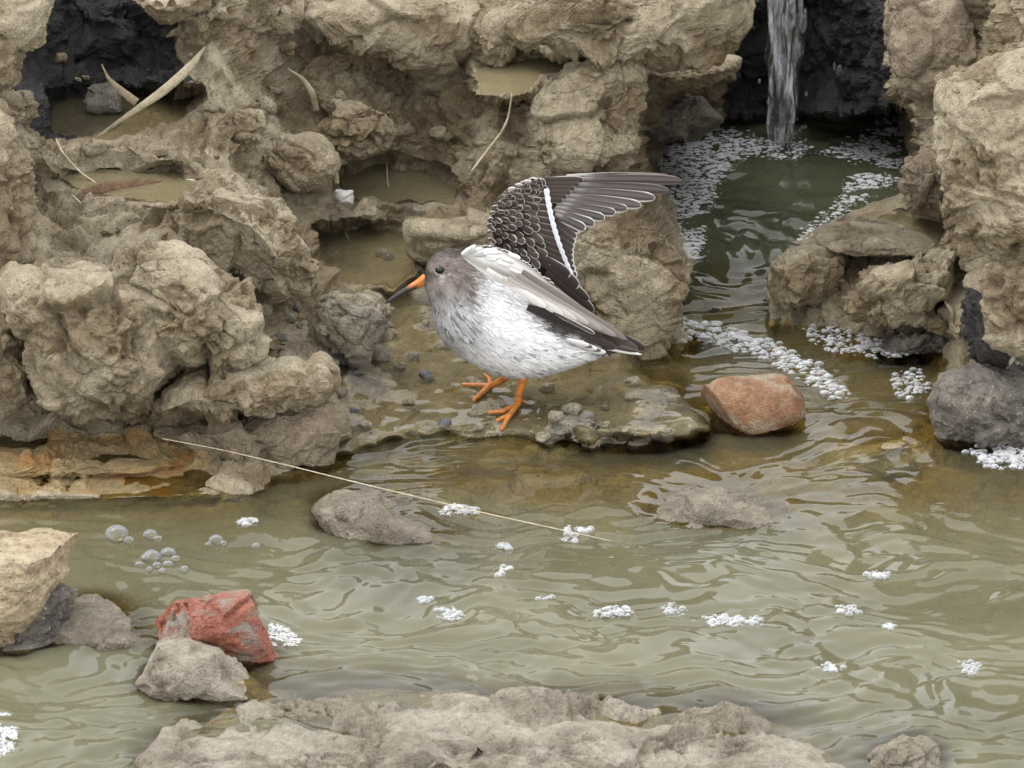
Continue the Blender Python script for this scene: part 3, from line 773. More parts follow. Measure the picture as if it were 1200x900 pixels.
# loose crumbs of mud strewn over the bank
zones = [([(60, 60), (350, 20), (600, 60), (740, 110), (620, 215), (480, 240), (330, 230), (230, 300), (40, 300), (60, 170)], 46, 'small loose crumb of beige mud strewn over the bank above the bird', 'crumbs strewn over the upper bank'),
         ([(300, 330), (380, 310), (480, 330), (560, 420), (640, 440), (780, 450), (820, 500), (640, 508), (520, 500), (420, 500), (330, 440)], 34, 'small crumb of wet mud stuck to the shelf the bird walks on', 'crumbs stuck to the wet shelf'),
         ([(1000, 290), (1110, 260), (1150, 120), (1200, 100), (1200, 300), (1130, 400), (1010, 390)], 22, 'small loose crumb of mud on the bank beside the foamy pool', 'crumbs beside the pool')]
for zi, (poly, cnt, lab, grp) in enumerate(zones):
    p = np.array(poly, float); mn, mx = p.min(0), p.max(0); done = 0
    while done < cnt:
        x, y = rng.uniform(mn[0], mx[0]), rng.uniform(mn[1], mx[1])
        if not inpoly(poly, np.array([x]), np.array([y]))[0]: continue
        r = 4.5 + 11 * rng.random() ** 2
        if zi == 1: r *= 0.75
        an = np.linspace(0, 2 * np.pi, 9)[:-1]; k = rng.uniform(0.6, 1.15, 8)
        rock('mud_crumb', lab, [(x + r * k[j] * math.cos(a), y + 0.75 * r * k[j] * math.sin(a)) for j, a in enumerate(an)], SHELF if zi == 1 else MUD, cat='crumb', group=grp,
             level=4, depth=r * S * 0.8, push=0.35, amp=0.35, facets=2, seed=300 + done + 100 * zi, own_noise=True, ref='mid')
        done += 1

# ------------------------------------------------------------------ water
def hmap_depth(X, Y, Z, pts, cell=0.004):
    """water depth above whatever lies under it"""
    P = np.vstack(pts)
    x0, y0 = X.min() - 0.02, Y.min() - 0.02
    nx = int((X.max() - x0) / cell) + 6; ny = int((Y.max() - y0) / cell) + 6
    H = np.full(nx * ny, -9.0)
    ix = ((P[:, 0] - x0) / cell).astype(int); iy = ((P[:, 1] - y0) / cell).astype(int)
    ok = (ix >= 0) & (ix < nx) & (iy >= 0) & (iy < ny)
    np.maximum.at(H, ix[ok] * ny + iy[ok], P[ok, 2])
    H = H.reshape(nx, ny)
    for _ in range(12):
        hole = H < -5
        if not hole.any(): break
        E = H.copy()
        for sx, sy in ((1, 0), (-1, 0), (0, 1), (0, -1)):
            E = np.maximum(E, np.roll(np.roll(H, sx, 0), sy, 1))
        H[hole] = E[hole]
    H[H < -5] = -0.055
    for _ in range(4):
        K = H.copy()
        for sx, sy in ((1, 0), (-1, 0), (0, 1), (0, -1)):
            K = K + np.roll(np.roll(H, sx, 0), sy, 1)
        H = K / 5
    fx = np.clip((X - x0) / cell - 0.5, 0, nx - 2); fy = np.clip((Y - y0) / cell - 0.5, 0, ny - 2)
    gi = fx.astype(int); gj = fy.astype(int); u = fx - gi; v = fy - gj
    h = (H[gi, gj] * (1 - u) + H[gi + 1, gj] * u) * (1 - v) + (H[gi, gj + 1] * (1 - u) + H[gi + 1, gj + 1] * u) * v
    return Z - h

def waves(x, y, k=1.0):
    n = len(x)
    p = np.stack([x, y, np.zeros(n)], 1)
    w = np.stack([perlin(p / 0.11, 60), perlin(p / 0.11, 61), np.zeros(n)], 1) * 0.05
    q = p + w
    a = 0.0075 * perlin(q / np.array([0.13, 0.085, 1]), 62)
    a = a + 0.0060 * perlin(q / np.array([0.055, 0.036, 1]), 63)
    w2 = np.stack([perlin(p / 0.03, 66), perlin(p / 0.03, 67), np.zeros(n)], 1) * 0.008
    a = a + 0.0036 * perlin((q + w2) / np.array([0.026, 0.014, 1]), 64)
    a = a + 0.0008 * perlin((q + w2) / np.array([0.011, 0.0065, 1]), 65)
    return a * k

xs = np.concatenate([np.linspace(-1.6, -0.5, 24, endpoint=False), np.arange(-0.5, 0.5, 0.0024), np.linspace(0.5, 1.6, 24)])
ys = np.concatenate([np.linspace(-2.1, -0.8, 26, endpoint=False), np.arange(-0.8, 0.02, 0.0024), np.arange(0.02, 0.14, 0.004)])
WX, WY = np.meshgrid(xs, ys)
wx, wy = WX.ravel(), WY.ravel()
calm = 0.65 + 0.5 * perlin(np.stack([wx, wy, wx * 0], 1) / 0.2, 70)
wz = waves(wx, wy) * np.clip(calm, 0.3, 1.3)
dep = hmap_depth(wx, wy, wz * 0, BEDPTS)
wz = wz * (0.35 + 0.65 * sstep(-0.002, 0.03, dep))
turb = 0.055 - 0.03 * sstep(-0.25, -0.6, wy + 0.1 * perlin(np.stack([wx, wy, wx * 0], 1) / 0.15, 75))
murk = 0.95 * (1 - np.exp(-np.clip(dep, 0, 1) / turb))
stream = build('stream', np.stack([wx, wy, wz], 1), grid_faces(len(ys), len(xs)), WATER, origin=np.zeros(3), attrs={'murky': murk})
tag(stream, kind='structure')

# pool under the waterfall and its outflow: follows the smooth channel
gx = np.arange(750, 1090, 2.2)
GX, GY = np.meshgrid(gx, gy)
pw = at_z(GX, GY, zl(GY)).reshape(-1, 3)
ring = np.hypot(pw[:, 0] - at_z(918, 175, 0.05)[0], (pw[:, 1] - at_z(918, 175, zline[-20])[1]))
pw[:, 2] += waves(pw[:, 0], pw[:, 1], 0.8) + 0.0012 * np.cos(ring / 0.011) * np.exp(-ring / 0.07) - 0.002
ins = inpoly(POOL, GX, GY); dd = polydist(POOL, GX, GY)
ok = (np.where(ins, dd, -dd) > -9)
fk = grid_faces(len(gy), len(gx)); fk = fk[ok.ravel()[fk].all(1)]
pool = build('pool', pw, fk, POOLW, origin=np.zeros(3), attrs={'murky': 0.25 + 0.5 * sstep(330, 290, GY.ravel())})
tag(pool, kind='structure')
ZPOOL = float(zline[np.argmin(np.abs(gy - 220))])

# silt-water films lying on the level ledges
FILM = water_mat('silt_water', (0.30, 0.255, 0.15), (0.9, 0.86, 0.72), rough=0.03)
for (poly, zc_), mk in zip(ledge_info[:4] + ledge_info[6:8], (0.55, 0.6, 0.5, 0.3, 0.15, 0.3)):
    p = np.array(poly, float); c = p.mean(0)
    bx = np.arange(p[:, 0].min() - 6, p[:, 0].max() + 6, 1.6); by_ = np.arange(p[:, 1].max() + 6, p[:, 1].min() - 6, -1.6)
    X_, Y_ = np.meshgrid(bx, by_)
    q = at_z(X_, Y_, zc_ - 0.0014).reshape(-1, 3)
    q[:, 2] += waves(q[:, 0], q[:, 1], 0.1)
    ins = inpoly(poly, X_, Y_); dd = polydist(poly, X_, Y_)
    ok = (np.where(ins, dd, -dd) - 2 + 4 * perlin(np.stack([X_.ravel() / 14, Y_.ravel() / 14, X_.ravel() * 0], 1), 72).reshape(X_.shape) > -1).ravel()
    fk = grid_faces(len(by_), len(bx)); fk = fk[ok[fk].all(1)]
    o = build('puddle', q, fk, FILM, origin=np.zeros(3), attrs={'murky': np.full(len(q), mk)})
    tag(o, kind='structure')

o = build('water_film', *film_geo, FILM, origin=np.zeros(3), attrs={'murky': np.full(len(film_geo[0]), 0.12)})
tag(o, kind='structure')

# ------------------------------------------------------------------ foam and bubbles
def dome(n):
    V_, F_ = ico(n); k = V_[:, 2] > -0.35
    fk_ = k[F_].all(1); ix = np.cumsum(k) - 1
    return V_[k], ix[F_[fk_]]
DOMES = {n: dome(n) for n in (1, 2)}
def bubbles(C, r, squash=0.6, n=1):
    hV, hF = DOMES[n]
    V = C[:, None] + hV[None] * (r[:, None, None] * np.array([1, 1, squash]))
    F = hF[None] + (np.arange(len(C)) * len(hV))[:, None, None]
    return V.reshape(-1, 3), F.reshape(-1, 3)
def fill(poly, zf, r0, r1, dens=1.0, tries=26000, edge=8.0):
    """bubbles packed into an outline"""
    p = np.array(poly, float); mn, mx = p.min(0), p.max(0)
    area = (mx - mn).prod()
    n = int(min(tries, dens * area / (r0 + 0.25 * (r1 - r0)) ** 2 * 1.1))
    X = rng.uniform(mn[0], mx[0], n); Y = rng.uniform(mn[1], mx[1], n)
    ins = inpoly(poly, X, Y); dd = polydist(poly, X, Y)
    pr = sstep(-edge * 0.5, edge, np.where(ins, dd, -dd))
    hole = perlin(np.stack([X / 16, Y / 9, X * 0], 1), 71)
    ok = (rng.random(n) < pr) & (hole > -0.42)
    X, Y = X[ok], Y[ok]
    r = (r0 + (r1 - r0) * rng.random(len(X)) ** 4) * S
    q = at_z(X, Y, 0.0)
    return at_z(X, Y, zf(q[:, 0], q[:, 1], X, Y) + np.zeros(len(X))), r
wz_grid = wz.reshape(WX.shape)
def zstream(x, y, *a):
    i = np.clip(np.searchsorted(xs, x), 0, len(xs) - 1); j = np.clip(np.searchsorted(ys, y), 0, len(ys) - 1)
    return wz_grid[j, i]
def zpool(x, y, px, py):
    return zl(py) + 0.001
def foam(label, poly, zf, r0, r1, dens=1.0, edge=6.0, name='foam_patch', group=None, n=1, squash=0.6):
    C, r = fill(poly, zf, r0, r1, dens, edge=edge)
    if len(C) < 3: return None
    o = build(name, *bubbles(C, r, squash, n), FOAM)
    tag(o, label, 'foam', group, 'stuff')
    return o
foam('mat of white bubbles along the pool shore nearer the bird', [(770, 175), (820, 148), (870, 153), (908, 175), (880, 182), (852, 202), (838, 235), (828, 260), (824, 305), (806, 312), (790, 262), (782, 222), (770, 200)], zpool, 1.1, 5.0, 1.7, edge=14)
foam('mat of white bubbles along the pool shore under the brown rock wall', [(955, 178), (1000, 165), (1030, 145), (1060, 133), (1060, 185), (1052, 208), (1010, 238), (965, 268), (935, 284), (945, 268), (978, 243), (992, 210), (985, 186)], zpool, 1.1, 5.0, 1.7, edge=14)
foam('streak of foam trailing from the pool outflow past the orange stone', [(780, 368), (830, 372), (900, 398), (960, 428), (998, 465), (982, 472), (938, 445), (880, 414), (820, 400), (780, 398)], lambda x, y, px, py: np.maximum(zstream(x, y), 0), 1.3, 6.5, 1.1, n=2, edge=10)
foam('foam gathered under the lumpy mud block', [(940, 385), (980, 380), (1030, 400), (1085, 405), (1060, 420), (1000, 418), (955, 405)], lambda x, y, *a: 0.004, 1.3, 6.0, 1.0, n=2, edge=10)
foam('thin foam beside the dark grey boulder above the stream', [(1040, 440), (1080, 432), (1090, 455), (1075, 470), (1050, 462)], zstream, 1.3, 5.5, 1.0, n=2)
foam('foam at the foot of the dark grey boulder', [(1130, 530), (1160, 518), (1215, 522), (1225, 550), (1160, 550)], zstream, 1.3, 5.5, 1.2, n=2)
foam('white foam tucked behind the red brick', [(314, 730), (335, 734), (354, 750), (345, 758), (314, 757)], zstream, 1.0, 2.0, 1.6, edge=3)
foam('round white foam blob beside the broad silt rock', [(-25, 835), (10, 835), (22, 855), (15, 880), (-25, 900)], zstream, 1.0, 2.0, 1.6, edge=4)
for x, y, w, h in [(542, 598, 58, 20), (590, 670, 30, 14), (527, 720, 40, 16), (497, 704, 20, 12), (725, 718, 62, 14), (790, 716, 34, 17), (850, 728, 92, 14), (1028, 674, 36, 11), (997, 715, 36, 12),
                   (1045, 733, 22, 12), (972, 783, 42, 11), (1137, 783, 36, 17), (290, 612, 32, 13), (680, 622, 46, 12), (668, 632, 24, 12), (590, 640, 18, 9), (640, 700, 20, 6)]:
    an = np.linspace(0, 2 * np.pi, 11)[:-1]; k = rng.uniform(0.6, 1.1, 10)
    poly = [(x + w / 2 * k[j] * math.cos(a), y + h / 2 * k[j] * math.sin(a)) for j, a in enumerate(an)]
    foam('small clump of white bubbles drifting on the open stream', poly, zstream, 1.0, 5.0, 1.2, edge=5, group='bubble clumps on the stream', n=2, squash=0.8)
def cluster(label, spots, group=None):
    c0 = at_z(spots[0][0], spots[0][1], 0.0)
    e = empty('bubble_cluster', c0)
    tag(e, label, 'bubbles', group)
    V3, F3 = ico(3)
    for x, y, r in spots:
        q = at_z(x, y, 0); q[2] = zstream(q[0], q[1])
        build('bubble', q + V3 * np.array([1, 1, 0.8]) * r * S, F3, BUBBLE, parent=e)
cluster('raft of large clear bubbles upstream of the red brick', [(178, 654, 10), (197, 650, 9), (163, 661, 5), (184, 664, 5), (197, 663, 6), (175, 667, 4), (190, 669, 4), (206, 657, 5), (170, 655, 5), (216, 668, 5)])
cluster('pair of large domed bubbles between the tan slab and the ochre ledge', [(137, 629, 13), (151, 634, 6), (176, 628, 8), (185, 632, 5)])
cluster('few clear bubbles near the half submerged streaked rock', [(253, 633, 8), (262, 636, 4), (244, 637, 4), (300, 640, 5)])

# ------------------------------------------------------------------ waterfall
def fall_mat():
    m, n, l, out = nodes('falling_water')
    p = pos(n, l)
    mp = n.new('ShaderNodeMapping'); mp.inputs['Scale'].default_value = (1.0, 1.0, 0.22)
    l.new(p, mp.inputs[0])
    f = ramp(n, l, noise(n, l, mp.outputs[0], 130, 5, 0.65), [(0.5, (0.01,) * 3), (0.72, (0.7,) * 3)])
    df = n.new('ShaderNodeBsdfDiffuse'); df.inputs[0].default_value = (0.76, 0.79, 0.83, 1)
    tr = n.new('ShaderNodeBsdfTransparent'); gl = n.new('ShaderNodeBsdfGlossy'); gl.inputs[1].default_value = 0.12
    mx = n.new('ShaderNodeMixShader'); l.new(f, mx.inputs[0]); l.new(tr.outputs[0], mx.inputs[1]); l.new(df.outputs[0], mx.inputs[2])
    fr = n.new('ShaderNodeFresnel'); fr.inputs[0].default_value = 1.33
    m2 = n.new('ShaderNodeMixShader'); l.new(fr.outputs[0], m2.inputs[0]); l.new(mx.outputs[0], m2.inputs[1]); l.new(gl.outputs[0], m2.inputs[2])
    l.new(m2.outputs[0], out.inputs['Surface'])
    return m
FALL = fall_mat()
ywf = float(at_z(916, 168, ZPOOL)[1]) - 0.01
wf = empty('waterfall', at_z(916, 168, ZPOOL))
tag(wf, 'thin white waterfall dropping into the foamy pool', 'waterfall')
for k, (x0, x1, w0, w1, yo) in enumerate([(921, 916, 26, 15, 0), (932, 921, 15, 8, -0.008), (908, 909, 12, 9, -0.005), (915, 917, 18, 9, 0.006)]):
    t = np.linspace(0, 1, 90); nseg = 28
    cxp = x0 + (x1 - x0) * t; rad = (w0 + (w1 - w0) * t) * S
    cen = at(cxp, -45 + (218 if k != 1 else 190) * t, ywf + yo)
    an = np.linspace(0, 2 * np.pi, nseg + 1)[:-1]
    V = cen[:, None] + np.stack([np.cos(an)[None] * rad[:, None], np.sin(an)[None] * rad[:, None] * 0.4, np.zeros((90, nseg))], -1)
    V = V.reshape(-1, 3)
    dn = 0.008 * perlin(V * np.array([75, 75, 12]), 80 + k) + 0.0035 * perlin(V * np.array([200, 200, 35]), 85 + k)
    dirv = np.stack([np.tile(np.cos(an), 90), np.tile(np.sin(an), 90), np.zeros(90 * nseg)], 1)
    V = V + dirv * dn[:, None]
    i = np.arange(90 * nseg).reshape(90, nseg); j = np.roll(i, -1, 1)
    F = np.stack([i[:-1], j[:-1], j[1:], i[1:]], -1).reshape(-1, 4)
    build('strand', V, F, FALL, parent=wf)
V3, F3 = ico(3)
foam('ring of splash froth where the waterfall meets the pool', [(880, 172), (900, 162), (935, 162), (952, 172), (940, 186), (915, 190), (890, 184)], zpool, 1.0, 4.0, 1.0, edge=8)
for x, y, r, st in [(rng.normal(916, 16), 170 - abs(rng.normal(0, 16)), rng.uniform(0.8, 1.8), 1.2) for _ in range(40)] + [(984, 85, 4, 2.6), (941, 28, 5, 2.4), (900, 120, 2, 1.5), (945, 110, 2, 1.6), (890, 95, 2, 1.5), (978, 78, 2, 3), (905, 60, 2, 2)]:
    q = at(x, y, ywf - 0.01)
    build('droplet', q + V3 * np.array([1, 1, st]) * r * S, F3, BUBBLE, parent=wf)

# ------------------------------------------------------------------ straws, blades and the long stalk
def straw(name, label, pts, r, mat=STRAW, lift=0.004, cat='straw', group=None, zs=None, ys_=None):
    P = []
    for i, (x, y) in enumerate(pts):
        if zs is not None: q = at_z(x, y, zs[i])
        elif ys_ is not None: q = at(x, y, ys_[i])
        else:
            q = surf(x, y); q = q - FWD * lift
        P.append(q)
    P = np.array(P)
    t = np.linspace(0, len(P) - 1, 6 * len(P))
    P = np.stack([np.interp(t, range(len(P)), P[:, k]) for k in range(3)], 1)
    for _ in range(3): P[1:-1] = (P[:-2] + 2 * P[1:-1] + P[2:]) / 4
    rad = 0.62 * r * S * (0.55 + 0.45 * np.sin(np.pi * np.linspace(0.1, 0.9, len(P))))
    V, F = tubes([tube(P, rad, 6)])
    return tag(build(name, V, F, mat), label, cat, group)
yA = float(surf(150, 160)[1])
def blade(name, label, pts, wid, ys_, mat, cat='blade'):
    """dead reed blade: folded strip with thickness"""
    P = at(np.array([p[0] for p in pts]), np.array([p[1] for p in pts]), np.array(ys_))
    t = np.linspace(0, len(P) - 1, 40)
    P = np.stack([np.interp(t, range(len(P)), P[:, k]) for k in range(3)], 1)
    for _ in range(8): P[1:-1] = (P[:-2] + 2 * P[1:-1] + P[2:]) / 4
    w = np.interp(np.linspace(0, 1, 40), np.linspace(0, 1, len(wid)), wid) * S
    T = np.gradient(P, axis=0); T /= np.linalg.norm(T, axis=1)[:, None]
    side = np.cross(T, FWD); side /= np.linalg.norm(side, axis=1)[:, None]
    rows = []
    for u, fo in ((-1, 0.0), (-0.5, 0.12), (0, 0.3), (0.5, 0.05), (1, 0.1)):
        rows.append(P + side * (u * w)[:, None] - FWD * (fo * w)[:, None])
    top = np.stack(rows, 1); bot = top + FWD * 0.0008
    V = np.concatenate([top.reshape(-1, 3), bot.reshape(-1, 3)])
    f = grid_faces(40, 5); F = np.vstack([f, f[:, ::-1] + 200])
    e = []
    for i in range(39):
        e.append((i * 5, (i + 1) * 5, (i + 1) * 5 + 200, i * 5 + 200)); e.append((i * 5 + 4, i * 5 + 204, (i + 1) * 5 + 204, (i + 1) * 5 + 4))
    return tag(build(name, V, np.vstack([F, e]), mat), label, cat)
BLADE = earth('muddy_reed', (0.4, 0.34, 0.23), (0.3, 0.25, 0.16), (0.2, 0.16, 0.1), wet=0.1, bump=0.2)
blade('reed_blade', 'long muddy dead reed blade slanting across the mouth of the hollow', [(112, 162), (150, 135), (190, 108), (222, 80), (241, 54)], [1.5, 3, 5.5, 5.5, 0.7], [yA - 0.03, yA - 0.03, yA - 0.02, yA - 0.01, yA], BLADE)
blade('reed_blade', 'short upright leaf tip in the mouth of the hollow', [(160, 120), (140, 105), (127, 92), (119, 75)], [5, 4.5, 2, 0.6], [yA, yA, yA, yA], BLADE)
q1 = surf(372, 130)[1]
blade('reed_blade', 'curled upright dead blade beside the rounded lumpy clod', [(371, 130), (366, 108), (355, 92), (337, 80)], [3.5, 4, 2.5, 0.6], [q1 - 0.03, q1 - 0.035, q1 - 0.03, q1 - 0.03], BLADE)
q1 = surf(392, 205)[1]
blade('reed_blade', 'curled dead blade leaning over the white quartz pebble', [(395, 215), (392, 195), (384, 178), (368, 164)], [3, 3.5, 2.5, 0.6], [q1 - 0.03, q1 - 0.03, q1 - 0.03, q1 - 0.03], BLADE)
blade('brown_leaf', 'dead brown leaf lying wet between two clods', [(95, 225), (125, 220), (160, 216), (190, 212)], [2, 8, 7, 1], [float(surf(95, 225)[1]) - 0.01, float(surf(125, 220)[1]) - 0.015, float(surf(160, 216)[1]) - 0.012, float(surf(190, 212)[1]) - 0.01],
      earth('dead_leaf', (0.3, 0.19, 0.11), (0.2, 0.115, 0.06), (0.1, 0.055, 0.03), wet=0.15), cat='leaf')
ym = float(surf(590, 165)[1]) - 0.03
straw('straw', 'forked straw leaning on the slope behind the wing', [(553, 200), (570, 178), (588, 155), (596, 138), (600, 110)], 2.6, ys_=[ym - 0.01, ym, ym, ym, ym - 0.005])
straw('straw', 'thin pale straw standing in the shallow puddle above the head', [(462, 232), (456, 210), (452, 190)], 1.8, lift=0.015)
straw('straw', 'short straw lying in the wet shelf puddle', [(392, 279), (410, 280)], 1.6)
straw('straw', 'short pale straw stub standing by the wet shelf puddle', [(412, 286), (406, 274)], 1.8, lift=0.008)
straw('straw', 'pale straw stuck upright near the square undercut block', [(217, 275), (215, 252)], 2.2, lift=0.01)
straw('straw', 'short pale straw by the brown leaf', [(93, 236), (87, 227)], 2.2, lift=0.008)
straw('straw', 'bent pale straw crossing between clods under the hollow', [(118, 218), (95, 200), (76, 180), (66, 162)], 2.2, lift=0.012)
straw('straw', 'bright curled straw above the square undercut block', [(236, 222), (228, 214), (219, 208)], 2.2, lift=0.012)
straw('stalk', 'long thin dry stalk trailing from the ledge foot out over the stream', [(190, 514), (260, 527), (340, 546), (420, 566), (500, 585), (570, 602), (640, 617), (716, 634)], 1.15, cat='stalk', zs=[0.03, 0.028, 0.022, 0.018, 0.014, 0.012, 0.01, 0.006])
straw('twig', 'thin dark twig on the wet shelf ahead of the bird', [(464, 499), (480, 486), (500, 472)], 1.6, mat=DARK, cat='twig')

MILK = water_mat('milky_trickle', (0.52, 0.49, 0.40), (0.95, 0.93, 0.85), rough=0.12)
def trickle(label, pts, wid, lift):
    P = np.array([surf(x, y) - FWD * lift for x, y in pts])
    t = np.linspace(0, len(P) - 1, 50); P = np.stack([np.interp(t, range(len(P)), P[:, k]) for k in range(3)], 1)
    for _ in range(12): P[1:-1] = (P[:-2] + 2 * P[1:-1] + P[2:]) / 4
    T = np.gradient(P, axis=0); side = np.cross(T, FWD); side /= np.linalg.norm(side, axis=1)[:, None]
    w = np.interp(np.linspace(0, 1, 50), np.linspace(0, 1, len(wid)), wid) * S
    us = np.linspace(-1, 1, 13)
    V = P[:, None] + side[:, None] * (us[None] * w[:, None])[..., None] - FWD * (0.5 * w[:, None] * (1 - us[None] ** 2))[..., None]
    V = V.reshape(-1, 3); V = V + 0.0025 * np.stack([perlin(V / 0.01, 98), perlin(V / 0.01, 99), perlin(V / 0.012, 100)], 1)
    mk = np.clip(np.tile(1 - np.abs(us) ** 3, 50) * 0.95, 0, 1)
    return tag(build('trickle', V, grid_faces(50, 13), MILK, attrs={'murky': mk}), label, 'trickle')
trickle('milky trickle running down beside the pale boulder into the foam streak', [(800, 318), (798, 335), (795, 352), (790, 370), (788, 388)], [4, 7, 10, 12, 14], 0.004)
trickle('milky silty chute pouring past the black rock above the dark boulder', [(1150, 398), (1168, 408), (1184, 422), (1196, 440), (1206, 462)], [5, 8, 10, 10, 12], 0.02)

# ------------------------------------------------------------------ the sandpiper
foot_n = surf(603, 484); foot_f = surf(574, 457)
YB = (foot_n[1] + foot_f[1]) / 2
bird = empty('sandpiper', at(605, 470, YB))
tag(bird, 'grey and white sandpiper with orange bill base and legs, lifting one wing', 'bird')
def B(px, py, dy=0.0):
    return at(px, py, YB + dy)
# sections from face to tail: top, bottom (picture), half width in pixels
SEC = [((498.5, 321), (496.5, 331), 3), ((501, 309), (499, 339), 11), ((508, 299), (501, 345), 17), ((518, 293), (503, 351), 21), ((530, 291), (506, 360), 24), ((542, 293), (509, 373), 27),
       ((556, 298), (514, 390), 32), ((572, 304), (526, 406), 38), ((590, 312), (546, 421), 43), ((610, 322), (570, 434), 47), ((632, 336), (598, 441.5), 48), ((654, 351), (628, 441), 46), ((676, 366), (656, 434), 39),
       ((694, 378), (680, 425), 29), ((710, 388), (700, 418), 18), ((722, 396), (714, 413), 9), ((730, 402), (726, 409), 3)]
top = np.array([s[0] for s in SEC], float); bot = np.array([s[1] for s in SEC], float); hw = np.array([s[2] for s in SEC], float)
ns = 110; nseg = 96
def cub(a, n):
    m = len(a); t = np.linspace(0, m - 1, n); out = []
    for x in t:
        i = min(int(x), m - 2); u = x - i
        p0, p1, p2, p3 = a[max(i - 1, 0)], a[i], a[i + 1], a[min(i + 2, m - 1)]
        out.append(0.5 * (2 * p1 + (p2 - p0) * u + (2 * p0 - 5 * p1 + 4 * p2 - p3) * u * u + (3 * p1 - p0 - 3 * p2 + p3) * u ** 3))
    return np.array(out)
topc, botc, hwc = cub(top, ns), cub(bot, ns), cub(hw, ns)
an = np.linspace(0, 2 * np.pi, nseg + 1)[:-1]
BV = np.zeros((ns, nseg, 3))
for i in range(ns):
    mid = (topc[i] + botc[i]) / 2; hv = (topc[i] - botc[i]) / 2
    C = B(*mid); Tp = B(*topc[i]); H = Tp - C
    b = max(hwc[i], 0.5) * S
    e = np.linalg.norm(hv) * S
    up_frac = abs(hv[1]) / (np.linalg.norm(hv) + 1e-9)
    k = math.sqrt(max(e * e - (b * ST * up_frac) ** 2, (0.6 * e) ** 2)) / e
    ca, sa = np.cos(an), np.sin(an)
    wd = np.where(ca < 0, 1.0, 1.0 - 0.12 * ca)        # fuller below
    BV[i] = C + k * ca[:, None] * H + (sa * wd * b)[:, None] * np.array([0, 1.0, 0])
bp = BV.reshape(-1, 3)
def bird_col(px, py, jit):
    """feather pigment over the bird's side"""
    px = np.asarray(px, float); py = np.asarray(py, float); n = len(px)
    z0 = np.zeros(n)
    white = np.array([0.80, 0.80, 0.80]); grey = np.array([0.20, 0.168, 0.148]); dk = np.array([0.055, 0.045, 0.042])
    c = np.tile(white, (n, 1))
    nz = perlin(np.stack([px / 14, py / 14, z0], 1), 90)
    nf_ = perlin(np.stack([px / 5, py / 5, z0], 1), 91)
    # head hood
    hd = sstep(24, -12, (py - 345) + 0.55 * (px - 505) * 0 + 6 * nz) * sstep(575, 550, px + 0.25 * (py - 320) + 5 * nz)
    hs_ = perlin(np.stack([(px + 0.7 * py) / 9, (py - 0.7 * px) / 2.4, z0], 1), 96)
    hc = grey * (1 + 0.4 * nz + 0.3 * nf_ + 0.7 * hs_)[:, None]
    crown = sstep(303, 295, py - 0.12 * (px - 515))
    hc = hc * (1 - 0.55 * crown)[:, None]
    lore = np.exp(-(((px - 504) / 5) ** 2 + ((py - 322) / 6) ** 2))
    hc = hc * (1 - 0.5 * lore)[:, None]
    pale = np.exp(-(((px - 513) / 9) ** 2 + ((py - 331) / 6) ** 2))
    hc = hc + pale[:, None] * np.array([0.2, 0.18, 0.165])
    ring_ = np.exp(-((np.hypot((px - 516) / 1.15, py - 316.7) - 6.3) / 1.5) ** 2) * sstep(314, 320, py)
    hc = hc + ring_[:, None] * np.array([0.32, 0.3, 0.28])
    chin = np.exp(-(((px - 504) / 6) ** 2 + ((py - 343) / 6) ** 2))
    hc = hc + chin[:, None] * np.array([0.18, 0.165, 0.15])
    c = c * (1 - hd)[:, None] + hc * hd[:, None]
    # breast mottling in rows of dark flecks
    br = sstep(335, 350, py) * sstep(430, 395, py + 0.12 * (px - 520)) * sstep(585, 535, px - 0.35 * (py - 370))
    ang_ = 0.75
    ux = px * math.cos(ang_) + py * math.sin(ang_); uy = -px * math.sin(ang_) + py * math.cos(ang_)
    fl = perlin(np.stack([ux / 7.5, uy / 2.6, z0], 1), 92)
    f = sstep(0.16, 0.45, fl) * br * 0.85
    c = c * (1 - 0.36 * br)[:, None]
    c = c * (1 - 0.8 * f)[:, None] + dk * (0.8 * f)[:, None]
    # sparse flecks on the belly edge and flank
    bl = sstep(395, 412, py) * (1 - br)
    fl2 = perlin(np.stack([px / 9, (py - 0.25 * px) / 2.2, z0], 1), 93)
    f2 = sstep(0.3, 0.5, fl2) * bl * 0.7
    c = c * (1 - f2)[:, None] + dk * f2[:, None] * 2
    # dark crescent where the folded scapulars meet the breast
    cr = np.exp(-(((px - 549 - 0.45 * (345 - py) * -0.3) / 5) ** 2 + ((py - 346) / 17) ** 2)) * sstep(-0.25, 0.3, nf_ + 0.15)
    c = c * (1 - 0.85 * cr)[:, None] + dk * (0.85 * cr)[:, None]
    # soft grey shadows between the fluffed flank feathers, painted into the colour
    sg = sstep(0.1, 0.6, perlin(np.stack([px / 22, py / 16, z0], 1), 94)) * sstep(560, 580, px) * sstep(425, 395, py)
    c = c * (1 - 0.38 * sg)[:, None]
    # dark rump, and the shaded flank below the near wing painted dark
    ln = py - (352 + 0.52 * (px - 600))
    rd = sstep(24, 4, ln + 10 * nz) * sstep(600, 640, px)
    c = c * (1 - rd)[:, None] + (dk * 1.2) * rd[:, None]
    fl3 = sstep(0.25, 0.5, perlin(np.stack([(px - py * 0.3) / 6, (py + 0.3 * px) / 4, z0], 1), 95)) * sstep(655, 680, px) * sstep(425, 400, py)
    c = c * (1 - 0.6 * fl3)[:, None] + dk * (0.6 * fl3)[:, None]
    return np.clip(c * (1 + jit)[:, None], 0.01, 0.88)
bpx, bpy_ = to_px(bp)
BVn = bp
caps0 = len(bp)
BVn = np.vstack([bp, BV[0].mean(0), BV[-1].mean(0)])
i = np.arange(ns * nseg).reshape(ns, nseg); j = np.roll(i, -1, 1)
Fq = np.stack([i[:-1], i[1:], j[1:], j[:-1]], -1).reshape(-1, 4)
